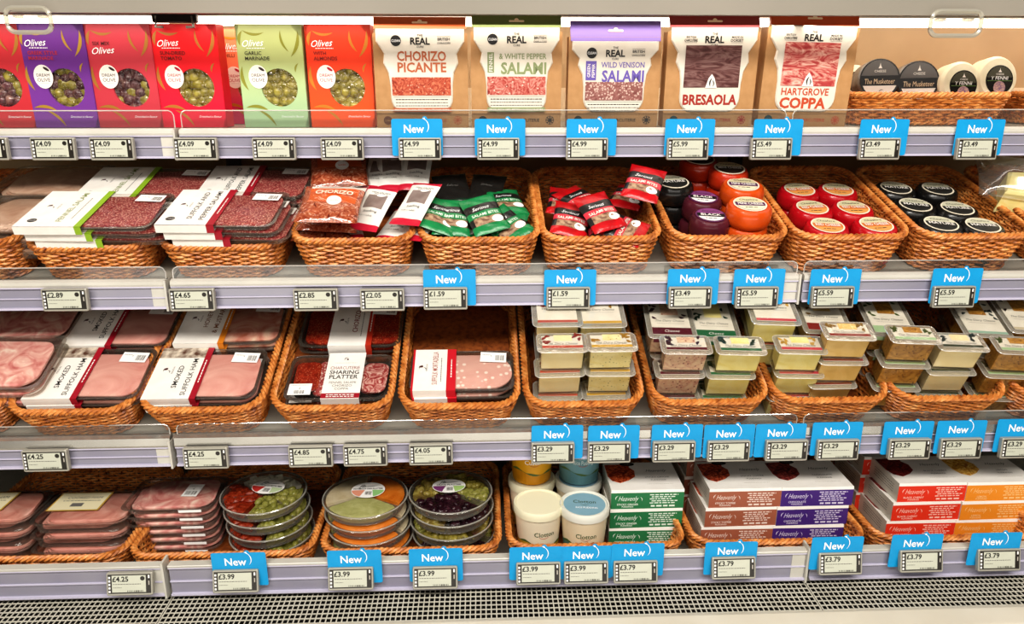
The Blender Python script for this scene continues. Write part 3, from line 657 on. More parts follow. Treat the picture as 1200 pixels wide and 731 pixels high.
for (u, nm, W, H, band, ti, tc_, win, st_, kw, yaw, lab) in (
    (497, 'chorizo', .184, .209, '#b5562c', ['CHORIZO', 'PICANTE'], '#b5603a', SAL, 'low', {}, 1, 'kraft sleeved chorizo picante pouch with a rust orange header'),
    (606, 'pepper', .180, .212, '#5f6b38', ['& WHITE PEPPER', 'SALAMI'], '#8b966a', SALG, 'side', {'side': ['FENNEL']}, 0, 'kraft sleeved fennel and white pepper salami pouch with an olive green header'),
    (718, 'venison', .184, .203, '#7a63a8', ['WILD VENISON', 'SALAMI'], '#6a5aa8', VEN, 'side', {'side': ['GREEN', 'PEPPER'], 'bandh': .034, 'drop': .004}, 0, 'kraft sleeved wild venison salami pouch with a lilac header'),
    (829, 'bresaola', .184, .213, '#8c2a2c', ['BRESAOLA'], '#a02a20', BRE, 'top', {}, 0, 'kraft sleeved bresaola pouch with a dark red header and large dark window'),
    (939, 'coppa', .184, .221, '#b8481e', ['HARTGROVE', 'COPPA'], '#c04a26', COP, 'top', {'bandh': .026}, 0, 'kraft sleeved coppa pouch with an orange header, next to the basket')):
    o = cure_pouch(nm, W, H, band, ti, tc_, win, st_, **kw)
    place(o, 1, S(1, u-1, .020, 0), yaw, 2.5, 0 if nm != 'coppa' else 1.0); tag(o, lab, 'pouch', 'kraft meat pouches on the top shelf')

# ---------------------------------------------------------------- round cheeses
def lid_label(key, base, top, bot, lines, R, ring='#f0e6d0', ink='#2a2422', flip=False):
    def f(t, z):
        m = MB(); T = TOP(z); m.loft([(0, circ(R, 28)), (.0006, circ(R, 28))], mat('lab_ring_'+key, ring, .4), T)
        m.poly(circ(R*.90, 28), mat('lab_base_'+key, base, .4), T, .0010)
        cap = [(R*.90*math.cos(a), R*.90*math.sin(a)) for a in [math.radians(12+i*156/14) for i in range(15)]]; m.poly(cap, mat('lab_top_'+key, top, .4), T, .0014)
        capb = [(R*.90*math.cos(a), R*.90*math.sin(a)) for a in [math.radians(200+i*140/12) for i in range(13)]]; m.poly(capb, mat('lab_bot_'+key, bot, .4), T, .0014)
        m.text(lines[0], R*.22, mat('lab_ink_'+key, ink, .4), T, 0, R*.5, .0018, maxw=R*1.1, shear=.2)
        m.text(lines[1], R*.30, WHITE, T, 0, -R*.02, .0018, maxw=R*1.5, bold=.02)
        m.dashes(-R*.4, R*.4, -R*.55, R*.07, mat('lab_ink_'+key, ink, .4), T, .0018)
        return m.build('lid_label', t)
    return f
def waxed(key, wax, R, H, lab, wax2=None):
    t = thing('waxed_cheese', 'cheese'); m = mat('wax_'+key, wax, .22, c2=wax2 or wax, scale=25, bump=(40, .25, .002), spec=.6); e = .009
    MB().lathe([(R*.55, 0), (R-e*.6, .001), (R-.001, e*.7), (R, H*.35), (R, H*.65), (R-.0012, H-e*.8), (R-e*.55, H-.0018), (R*.6, H), (.001, H)], m, 36).build('wax_body', t, True)
    lab(t, H+.0002); return t
LB = {'orange': lid_label('or', '#5a2a58', '#d8cfa8', '#efe2c4', ('Cheshire', 'MINI CHEESE'), .0325), 'tang': lid_label('ta', '#2a2622', '#cfc6a2', '#30241c', ('Cheshire', 'MINI CHEESE'), .0325),
      'red': lid_label('re', '#d4742c', '#d8cfa8', '#e8a25a', ('Cheshire', 'RED CHEESE'), .0325), 'black': lid_label('bl', '#20201e', '#cfcdb4', '#2c2c2a', ('Cheshire', 'MATURE'), .0325), 'purple': lid_label('pu', '#1e1a1c', '#8a4a80', '#f4f0ec', ('Snowdon', 'BLACK'), .0300, ring='#6b3560')}
def cheese(kind, r, u, v, h, label, yaw=0, H=.0435):
    spec = {'orange': ('#d9581a', .0445, '#c94c14'), 'tang': ('#c2391a', .0420, '#b53014'), 'red': ('#c01422', .0440, '#ae0f1c'), 'black': ('#141312', .0440, '#1c1b1a'), 'purple': ('#5d2330', .0405, '#50202c')}[kind]
    o = get(('ch', kind, H), lambda: waxed(kind, spec[0], spec[1], H, LB[kind], spec[2]))
    n = sf(r)[2]; place(o, r, at(r, u, v, h)-n*H, yaw); tag(o, label, 'cheese', kind+' waxed cheeses' if kind != 'tang' else 'orange red waxed cheeses'); return o
def cstack(kind, u, v, h, labs, yaws, Hc=.0408, jit=.003):
    n = sf(2)[2]; rr = random.Random(u*7+v)
    for i, (l, y) in enumerate(zip(labs, yaws)):
        o = cheese(kind, 2, u, v, h, l, y, Hc); M = o.matrix_world.copy(); M.translation += -n*(Hc+.0003)*i+(V(rr.uniform(-jit, jit), rr.uniform(-jit, jit), 0) if i else V(0, 0, 0)); o.matrix_world = M
cstack('orange', 879, 239, .126, ['bright orange waxed cheese topping the front stack', 'bright orange waxed cheese in the middle of the front stack', 'bright orange waxed cheese at the foot of the front stack'], [-4, 3, 8])
cstack('orange', 871, 216, .126, ['orange waxed cheese topping the stack just behind the front orange one', 'orange waxed cheese second in the stack behind the front orange one', 'orange waxed cheese lowest behind the front orange stack'], [-8, 9, 2])
cstack('tang', 855, 197, .134, ['orange red waxed cheese with a dark lid label behind the orange ones', 'orange red waxed cheese beneath the dark labelled one', 'orange red waxed cheese lowest beneath the dark labelled one'], [-4, 5, 0])
cstack('tang', 820, 186, .134, ['orange red waxed cheese furthest back, partly under the shelf above', 'orange red waxed cheese beneath the furthest back one', 'orange red waxed cheese lowest at the very back'], [6, -6, 3])
cstack('purple', 833, 252, .101, ['purple waxed cheese topping the front purple stack', 'purple waxed cheese beneath the front purple one'], [-8, 5], .0465)
cstack('purple', 824, 231, .104, ['purple waxed cheese topping the rear purple stack', 'purple waxed cheese beneath the rear purple one'], [-12, 20], .0465, .006)
cstack('black', 789, 213, .120, ['black waxed cheese in shadow at the back left of the orange and purple cheeses', 'black waxed cheese under the shadowed one at the left', 'black waxed cheese lowest in the shadowed stack'], [5, 2, 0])
for kind, pts in (('red', ((970, 264, -6), (1027, 263, 4), (952, 243, 8), (1000, 243, 0), (937, 222, 5), (982, 222, -5))), ('black', ((1103, 262, -12), (1152, 264, -6), (1073, 240, -14), (1122, 244, -6), (1050, 220, -10), (1099, 221, -4)))):
    for i, (u, v, y) in enumerate(pts):
        w = ('front left', 'front right', 'middle row left', 'middle row right', 'back left', 'back right')[i]
        cstack(kind, u, v, .0825, ['%s waxed cheese on the top layer, %s of six' % (kind, w), '%s waxed cheese on the lower layer under the %s one' % (kind, w)], [y, y+9], .0378)
# standing round cheeses of the top basket
def standing(key, R, D, body, lidR, lidm, lines, dx=0, dz=0):
    t = thing('round_cheese', 'cheese'); T = frame((0, 0, R), (1, 0, 0), (0, 0, 1)); m = MB()
    m.lathe([(R*.6, -D), (R-.006, -D+.001), (R, -D+.008), (R, -.008), (R-.006, -.001), (R*.6, 0), (.001, 0)], body, 36, T).build('rind', t, True)
    l = MB().poly(circ(lidR, 32, dx, dz), lidm, T, .0006).poly([(dx+lidR*.93*math.cos(a), dz+lidR*.93*math.sin(a)) for a in [math.radians(10+i*160/12) for i in range(13)]], mat('lid_grey_'+key, '#5c5a58' if key == 'musk' else '#3c3a26', .4), T, .001)
    if key == 'musk':
        l.poly([(dx+lidR*.9*math.cos(a), dz+lidR*.9*math.sin(a)) for a in [math.radians(202+i*136/12) for i in range(13)]], WHITE, T, .001)
        l.text(lines, lidR*.26, mat('gold_ink', '#e8d2b0', .4), T, dx, dz-lidR*.12, .0014, maxw=lidR*1.5, shear=.15).crescent(dx+.004, dz-lidR*.62, .012, .002, .3, .003, GREYINK, T, .0014)
    else:
        l.poly(circ(lidR*.44, 20, dx, dz-lidR*.52), mat('lab_purplish', '#6a4a78', .4, c2='#c8a890', scale=300), T, .0014).poly(circ(lidR*1.0, 32, dx, dz), lidm, T, .0002)
        l.text(lines, lidR*.24, TXTW, T, dx, dz+lidR*.12, .0014, maxw=lidR*1.4, shear=.15).rect(dx-lidR*.9, dx+lidR*.9, dz-lidR*.08, dz-lidR*.05, mat('lab_greenline', '#5f8a3a', .5), T, .0014)
    l.poly([(dx-.004, dz+lidR*.52), (dx+.004, dz+lidR*.52), (dx+.001, dz+lidR*.66), (dx, dz+lidR*.8), (dx-.001, dz+lidR*.66)], WHITE, T, .0014).text('CHEESE', lidR*.12, WHITE, T, dx, dz+lidR*.38, .0014)
    l.build('face_label', t); return t
BLK = mat('black_lid', '#15110f', .25); RIND = mat('pale_rind', '#e8e2c8', .35, c2='#dcd4b4', scale=25); RINDB = mat('grey_rind', '#8a857c', .3, c2='#5a544e', scale=40)
for u, v, R, k, lab in ((1033, 92, .044, 'musk', 'black lidded round cheese at the left of the top basket, lettering reading The Musketeer'), (1079, 95, .045, 'musk', 'black lidded round cheese with silvery side, right of the other black one'), (1124, 97, .047, 'wht', 'white round cheese with a dark label beside the black lidded ones'), (1166, 91, .047, 'wht', 'white round cheese with a dark label at the right of the top basket')):
    if k == 'musk': o = standing('musk', R, .055, RINDB, R*.97, BLK, 'The Musketeer')
    else: o = standing('wht', R, .05, RIND, R*.66, BLK, 'Y FENNI', .002, -.004)
    p = S(1, u, .12); p.z += .0; c0 = onplane(u, v, (0, p.y, 0), V(0, 1, 0)); o.matrix_world = Matrix.Translation((c0.x, c0.y-(.02 if k == 'wht' else 0), c0.z-R)) @ Rx(-10) @ Rz(-6 if k == 'musk' else 2); tag(o, lab, 'cheese', 'round cheeses standing in the top basket')
o = standing('wht', .036, .04, RIND, .022, BLK, 'Y FENNI'); o.matrix_world = Matrix.Translation(onplane(1003, 95, (0, 1.78, 0), V(0, 1, 0))-V(0, 0, .036)); tag(o, 'small white round cheese half hidden behind the coppa pouch', 'cheese')

# ---------------------------------------------------------------- sliced meat trays with card sleeves
M_SAL = meat('salami_slices', ['#6a1c22', '#a04042', '#c07a70'], 150, 2, '#dca898', 260, .30, rough=.3)
M_HAM = meat('ham_slices', ['#c98278', '#dea297', '#e8b4a8', '#f0cfc0'], 11, 1.6, rough=.3)
M_HAMB = meat('ham_slices_mottled', ['#c46c68', '#dc9a92', '#ebbcb0', '#f6e0d2'], 20, 3, rough=.3)
M_HMD = meat('honey_ham', ['#b86c54', '#cf9080', '#ddb09c', '#e8cfba'], 13, 3, rough=.3)
M_MORT = meat('mortadella_slices', ['#d39e92', '#dfb0a4', '#e4bcae'], 12, 1, '#f3e3d8', 75, .22, rough=.3)
M_CHO = meat('chorizo_slices', ['#6e140e', '#9a2c1a', '#b8472c'], 60, 2, '#d88a60', 260, .16, rough=.25)
M_FEN = meat('fennel_slices', ['#8e2c30', '#b0504e', '#c8807a'], 60, 2, '#e8ccc0', 190, .3, rough=.25)
M_COP = meat('coppa_slices', ['#7c1a20', '#a23a3c', '#d09a90', '#ead2c6'], 40, 4, rough=.25)
M_BEI = meat('turkey_slices', ['#b8907a', '#caa892', '#d8bca8'], 22, 2, rough=.3)
M_COOK = meat('cooked_ham', ['#c07a6e', '#d89a8c', '#e6b4a6'], 20, 1.5, rough=.3)
def slices(t, w, d, z0, z1, m, n=3, cx=0, cy=0, seed=1, round_=.45, name='meat_slices'):
    mb = MB(); r = random.Random(seed)
    for i in range(n):
        a = z0+(z1-z0)*i/n; b = z0+(z1-z0)*(i+1)/n; ox = (i-(n-1)/2)*w*.05; oy = -(i-(n-1)/2)*d*.03
        ww, dd = w*.92, d*.94; T = Matrix.Translation((cx+ox, cy+oy, 0)) @ Rz(r.uniform(-3, 3))
        o = [(x*(1+.03*math.sin(5*math.atan2(y, x)+i)), y*(1+.03*math.cos(4*math.atan2(y, x)+i))) for x, y in rrect(ww, dd, min(ww, dd)*round_, 6)]
        mb.loft([(a, o), (b-.0008, o), (b, [(x*.97, y*.97) for x, y in o])], m, T)
    mb.build(name, t, True)
def tray(t, W, D, T, m, flange=.006, wall=True):
    cy = D/2; mb = MB(); Tr = Matrix.Translation((0, cy, 0)); f = flange
    mb.loft([(0, rrect(W-2*f-.010, D-2*f-.010, .018)), (.001, rrect(W-2*f-.006, D-2*f-.006, .020)), (T*.80, rrect(W-2*f, D-2*f, .022)), (T*.82, rrect(W, D, .020)), (T*.86, rrect(W, D, .020))], m, Tr, True, False)
    mb.build('tray', t, True)
def film_lid(t, W, D, T, m=None, dome=.0):
    mb = MB(); Tr = Matrix.Translation((0, D/2, 0))
    mb.loft([(T*.86, rrect(W-.001, D-.001, .020)), (T*.9, rrect(W-.012, D-.012, .018)), (T+dome, rrect(W-.03, D-.03, .02))], m or CLEAR, Tr, False, True)
    mb.build('film_lid', t, True)
def sleeve_tray(W, D, T, meatm, strip, lines, x0, x1, sw=.011, traym=None, top=True, seed=1, cat_ink=INK, side_strip=None, photo=False, dot=False, wrapbar=True, rnd=.16):
    """card sleeve between fractions x0..x1 of the width, colour strip at its right edge, lettering running away from the front"""
    t = thing('sliced_meat_pack', 'food pack'); tray(t, W, D, T, traym or SMOKE)
    mx = (W*(x1)+W-.014)/2-W/2; mw = W-.014-W*x1
    slices(t, W*.90, D*.86, T*.2, T*.92, meatm, 3, .002, D/2, seed, rnd); film_lid(t, W, D, T)
    a, b = W*x0-W/2, W*x1-W/2; s = MB(); SM = mat('strip_'+strip, strip, .45); z = T+.0012
    def band(u0, u1, m, e=0):
        s.box(u0, u1, -.0015-e, D+.0015+e, z-.0006, z+e, m).box(u0, u1, -.0015-e, -.0009, .0005, z+e, m).box(u0, u1, D+.0009, D+.0015+e, .0005, z, m)
    band(a, b-sw, WHITE); band(b-sw, b, SM, .0001)
    if side_strip: band(a, a+.004, SM, .0002)
    Tt = TOP(z); h = .0002
    w_ = b-a-sw; bx = b-sw
    n = len(lines); 
    for i, l in enumerate(lines):
        s.text(l, .0098 if n == 2 else .0105, cat_ink, Tt, a+w_*(.58 if n == 2 else .66)+(i)*w_*.25, D*(.42 if photo else .54), h, rot=PI/2, w=min(D*(.72 if photo else .82), D*.066*len(l)+.006), bold=.008)
    if n == 1: s.dashes(0, D*.6, 0, .0016, GREYINK, frame((a+w_*.84, D*.2, z), (0, 1, 0), (-1, 0, 0)), h)
    cx = a+w_*.26
    s.text('MADE IN', .0035, GREYINK, Tt, cx+w_*.16, D*.55, h, rot=PI/2, maxw=.03).crescent(cx, D*.56, .014, .002, 1.0, .004, GREYINK, Tt, h).crescent(cx+.006, D*.52, .010, .002, -1.0, .003, GREYINK, Tt, h)
    s.poly([(cx-.003+x, D*.55+y) for x, y in ((0, 0), (.006, .001), (.0065, .005), (.004, .0065), (.002, .0045), (-.001, .005))], mat('emblem', '#4a1a1c', .5), Tt, h+.0001)
    if dot: s.poly(circ(.0085, 18, a+w_*.22, D*.16, .0075), INK, Tt, h).text('CLEAN', .0035, WHITE, Tt, a+w_*.22, D*.16, h+.0002, maxw=.013)
    if photo: s.rect(a, b-sw, D*.80, D+.001, mat('food_photo', '#5a3a2c', .4, c2='#d8cbb8', scale=60), Tt, h)
    if wrapbar: s.dashes(0, D*.45, 0, .0022, WHITE, frame((b-sw/2, D*.3, z), (0, 1, 0), (-1, 0, 0)), h+.0002, 3)
    s.build('card_sleeve', t)
    if top:
        sx = W/2-.062; Ts = frame((0, 0, T+.0015), (1, .0, 0), (0, 1, 0)) @ Matrix.Translation((sx+.022, D*.79, 0)) @ Rz(-4)
        b_ = MB().rect(-.026, .026, -.014, .014, STICK, Ts, .0002); b_.barcode(.004, .022, -.009, .006, BARC, Ts, .0005); b_.text('£', .004, BARC, Ts, -.004, .004, .0005).dashes(-.022, -.006, .006, .001, GREYINK, Ts, .0005)
        b_.build('barcode_sticker', t)
    return t
def stack(key, maker, n, T, r, u, v, h, dx, dy, labf, group, yaw=0, name=None, jy=1.2):
    rr = random.Random(str(key)+str(u))
    for i in range(n):
        o = get(key, maker); put(o, r, u, v, h, T, None, None, yaw+(rr.uniform(-jy, jy) if i else 0))
        nn, s = sf(r)[2], sf(r)[1]; M = o.matrix_world.copy(); M.translation += V(dx*i, 0, 0)+s*dy*i-nn*(T+.0006)*i; o.matrix_world = M
        tag(o, labf(i), 'food pack', group)
ORD = ['topmost', 'second down', 'third down', 'fourth down', 'fifth down', 'sixth down', 'lowest']
TS = .0155
sal1 = lambda: sleeve_tray(.245, .150, TS, M_SAL, '#8fb32b', ['FENNEL SALAMI'], 0, .50, .012, CLEARS, dot=True, wrapbar=False, cat_ink=mat('green_ink', '#7a8a48', .5))
sal2 = lambda: sleeve_tray(.215, .150, TS, M_SAL, '#a3182b', ['SUFFOLK AND', 'PEPPER SALAMI'], 0, .50, .014, CLEARS, dot=True, seed=2)
stack('sal1', sal1, 3, TS, 2, 94, 266, .125, .013, .004, lambda i: 'salami pack with a white and lime green sleeve, %s in the front stack' % ORD[i], 'lime striped salami packs', -1.0)
stack('sal1', sal1, 2, TS, 2, 158, 232, .122, .006, .0, lambda i: 'salami pack with a lime striped sleeve in shadow behind, %s' % ('on top' if i == 0 else 'lower one'), 'lime striped salami packs')
stack('sal2', sal2, 3, TS, 2, 250, 264, .126, .011, .003, lambda i: 'salami pack with a white and dark red sleeve, %s in the front stack' % ORD[i], 'dark red striped salami packs', -1.5)
stack('sal2', sal2, 2, TS, 2, 292, 230, .122, .006, 0, lambda i: 'salami pack with a dark red striped sleeve in shadow behind, %s' % ('on top' if i == 0 else 'lower one'), 'dark red striped salami packs')
# hams
TH = .016
ham = lambda: sleeve_tray(.212, .140, TH, M_HAM, '#a3182b', ['SMOKED', 'SUFFOLK HAM'], 0, .48, .012, SMOKE, photo=True, seed=3, rnd=.22)
hamb = lambda: sleeve_tray(.212, .140, TH, M_HAM, '#a3182b', ['SMOKED', 'SUFFOLK HAM'], 0, .48, .012, SMOKE, seed=4)
honey = lambda: sleeve_tray(.212, .140, TH, M_HMD, '#d98324', ['HONEY', '& MUSTARD'], 0, .48, .012, CLEARS, seed=5, cat_ink=mat('brown_ink', '#8a5a3a', .5))
stack('ham', ham, 2, TH, 3, 92, 467, HS(3, 92, 467, .040), .004, -.002, lambda i: 'red striped smoked ham pack in the first ham basket, %s in the front stack' % ORD[i], 'smoked ham packs')
stack('hamb', hamb, 2, TH, 3, 132, 405, HS(3, 132, 405, .185), .003, 0, lambda i: 'smoked ham pack at the back of the first ham basket, %s' % ORD[i], 'smoked ham packs')
stack('ham', ham, 2, TH, 3, 231, 467, HS(3, 231, 467, .040), .003, -.001, lambda i: 'smoked ham pack in front of the honey mustard ham, %s in the stack' % ORD[i], 'smoked ham packs')
stack('honey', honey, 2, TH, 3, 264, 402, HS(3, 264, 402, .185), .003, 0, lambda i: 'honey and mustard ham pack with an orange striped sleeve, %s' % ORD[i], 'honey mustard ham packs')
TM = .018
mort = lambda: sleeve_tray(.204, .112, TM, M_MORT, '#c81f2d', ['SUFFOLK MORTADELLA'], .02, .44, .018, SMOKE, seed=6, rnd=.42, side_strip=True, cat_ink=mat('red_ink', '#a05048', .5))
stack('mort', mort, 2, TM, 3, 541, 457, HS(3, 541, 457, .04), .002, -.003, lambda i: 'mortadella pack with a white and bright red sleeve, %s in its stack' % ORD[i], 'mortadella packs')
def platter_pack():
    W, D, T = .206, .125, .020; t = thing('sharing_platter_pack', 'food pack'); tray(t, W, D, T, SMOKE)
    MB().rbox(W-.03, D-.03, .004, .006, .018, mat('black_pad', '#1a1614', .5), Matrix.Translation((0, D/2, 0)), .0005).build('black_liner', t)
    slices(t, .048, .085, .006, T*.95, M_CHO, 5, -.066, D/2+.006, 2, .3, 'chorizo_slices'); slices(t, .045, .10, .006, T*.9, M_FEN, 4, -.026, D/2, 3, .3, 'salami_slices'); slices(t, .052, .088, .006, T*.9, M_COP, 4, .066, D/2, 4, .4, 'coppa_slices')
    film_lid(t, W, D, T); s = MB(); z = T+.0014
    a, b = -.029, .045; s.box(a, b, -.0015, D+.0015, z-.0006, z, WHITE).box(a, b, -.0016, -.0009, .002, z, WHITE); Tt = TOP(z)
    s.rect(a, b, .0, .013, RED, Tt, .0002).dashes(a+.01, b-.01, .0085, .0022, WHITE, Tt, .0004).dashes(a+.01, b-.01, .004, .0022, WHITE, Tt, .0004, 7)
    cx = (a+b)/2; RI = mat('maroon_ink', '#8a4a48', .5)
    s.text('CHARCUTERIE', .0085, RI, Tt, cx, .083, .0003, w=.058).text('SHARING', .0105, INK, Tt, cx, .0705, .0003, w=.058, bold=.012).text('PLATTER', .0105, INK, Tt, cx, .0575, .0003, w=.056, bold=.012)
    for i, l in enumerate(('FENNEL SALAMI', 'CHORIZO', 'COPPA')): s.text(l, .006, GREYINK, Tt, cx, .042-.0085*i, .0003, maxw=.052)
    s.crescent(cx, .108, .012, .002, .8, .004, GREYINK, Tt, .0003).poly(circ(.0022, 10, cx+.002, .107), mat('emblem', '#4a1a1c'), Tt, .0004).dashes(cx-.022, cx+.022, .097, .001, PALEINK, Tt, .0003)
    s.build('card_sleeve', t)
    b_ = MB().rect(-.094, -.050, .010, .040, STICK, Tt, .0002); b_.barcode(-.082, -.062, .013, .022, BARC, Tt, .0005).dashes(-.09, -.056, .036, .001, GREYINK, Tt, .0005).text('£', .005, BARC, Tt, -.072, .028, .0005)
    b_.build('barcode_sticker', t); return t
stack('plat', platter_pack, 2, .020, 3, 393, 467, HS(3, 393, 467, .040), .0, -.001, lambda i: 'charcuterie sharing platter of three meats with a white centre sleeve, %s' % ORD[i], 'charcuterie sharing platters')
chor = lambda: sleeve_tray(.212, .140, TH, M_CHO, '#b8321c', ['CHORIZO'], .30, .72, .012, SMOKE, seed=7, cat_ink=mat('red_ink2', '#8a2018', .5))
stack('chor', chor, 2, TH, 3, 408, 405, HS(3, 408, 405, .180), .0, 0, lambda i: 'chorizo pack with a white and brick red sleeve behind the sharing platter, %s' % ORD[i], 'chorizo packs')
# clear packs at the left edge
def open_pack(W, D, T, m, label=None, flap=False, seed=1):
    t = thing('sliced_meat_pack', 'food pack'); tray(t, W, D, T, CLEARS); slices(t, W*.84, D*.84, T*.12, T*.98, m, 4, 0, D/2, seed, .25); film_lid(t, W, D, T, None, .001)
    if label == 'sticker':
        Ts = TOP(T+.0025) @ Matrix.Translation((W*.18, D*.50, 0)) @ Rz(-3); MB().rect(-.016, .016, -.024, .024, STICK, Ts).barcode(-.012, .012, -.018, -.004, BARC, Ts, .0003).dashes(-.012, .012, .016, .001, GREYINK, Ts, .0003).text('£', .006, BARC, Ts, 0, .006, .0003).build('barcode_sticker', t)
        MB().box(W*.14, W*.14+.045, -.0012, -.0004, T*.45, T*.75, STICK).build('edge_label', t)
    elif label == 'gold':
        Ts = TOP(T+.0035) @ Matrix.Translation((-W*.12, D*.58, 0)); g = mat('gold_edge', '#c8a246', .4); MB().rect(-.052, .052, -.035, .035, g, Ts).rect(-.049, .049, -.032, .032, mat('cream_label', '#e6dcb8', .5), Ts, .0003).text('COOKED HAM', .009, GREYINK, Ts, .004, .014, .0006, maxw=.07).dashes(-.035, .04, .002, .002, GREYINK, Ts, .0006).rect(-.012, .012, -.020, -.007, GREYINK, Ts, .0006).build('gold_edged_label', t)
    return t
stack('bei', lambda: open_pack(.215, .16, .022, M_BEI), 3, .022, 2, 8, 270, HS(2, 8, 270, .035), -.004, 0, lambda i: 'beige sliced meat pack at the left edge, %s in the front stack' % ORD[i], 'beige sliced meat packs')
stack('bei', None, 2, .022, 2, 40, 228, HS(2, 40, 228, .2), 0, 0, lambda i: 'clear pack of beige sliced meat in shadow at the back, %s' % ORD[i], 'beige sliced meat packs')
stack('mot', lambda: open_pack(.215, .15, .022, M_HAMB, seed=4), 3, .022, 3, -28, 455, HS(3, -28, 455, .04), -.002, 0, lambda i: 'pink ham pack cut off by the third shelf left edge, %s' % ORD[i], 'pink ham packs at the left edge')
stack('mot', None, 3, .022, 3, 12, 398, HS(3, 12, 398, .19), 0, 0, lambda i: 'clear pack of pink ham behind at the left edge of the third shelf, %s' % ORD[i], 'pink ham packs at the left edge')
stack('cook', lambda: open_pack(.190, .125, .030, M_COOK, 'gold', seed=5), 3, .030, 4, 86, 612, .098, -.003, -.003, lambda i: 'cooked ham pack with gold edged label, %s in the whole stack' % ORD[i], 'cooked ham packs')
stack('cook', None, 3, .030, 4, -30, 612, .098, -.003, -.003, lambda i: 'cooked ham pack cut off by the left edge of the bottom shelf, %s' % ORD[i], 'cooked ham packs')
stack('hamt', lambda: open_pack(.186, .130, .0172, M_HAMB, 'sticker', seed=8), 6, .0172, 4, 193, 596, .112, .001, -.001, lambda i: 'clear tray of sliced pink ham with a white sticker, %s in the tall stack' % (ORD+['lowest'])[i], 'clear ham trays on the bottom shelf', 1, jy=2)

# ---------------------------------------------------------------- round platters
def sector_pts(R, a0, a1, n=8): return [(.002*math.cos((a0+a1)/2), .002*math.sin((a0+a1)/2))]+[(R*math.cos(a0+(a1-a0)*i/n), R*math.sin(a0+(a1-a0)*i/n)) for i in range(n+1)]
HUMM = meat('houmous', ['#d8c8a4', '#e4d6b6', '#eadfc4'], 40, 1, rough=.4); GUAC = meat('green_dip', ['#a8a868', '#b8b87c', '#c8c890'], 40, 1, rough=.4); ODIP = meat('orange_dip', ['#d8701c', '#ea8a30', '#f09c48'], 30, 1, rough=.4)
SUNT = meat('sun_dried_tomato', ['#76180e', '#a4361c', '#c4603a'], 90, 3, rough=.3); FETA = meat('feta', ['#d8d8c0', '#e8e8d8', '#f4f2e8'], 40, 1, '#3a4a2a', 130, .08); OGR = OL['green']; ODK = meat('kalamata', ['#1e0f16', '#3a1c28', '#5a3440'], 60, 1, rough=.15); PEPP = meat('garlic_mix', ['#7a7a34', '#a0a050', '#b8b070'], 50, 2, rough=.2)
PLC = film('platter_plastic', '#f4f2ee', .10, .12, (25, .3, .002), body=.12, bodycol='#ddd8cc')
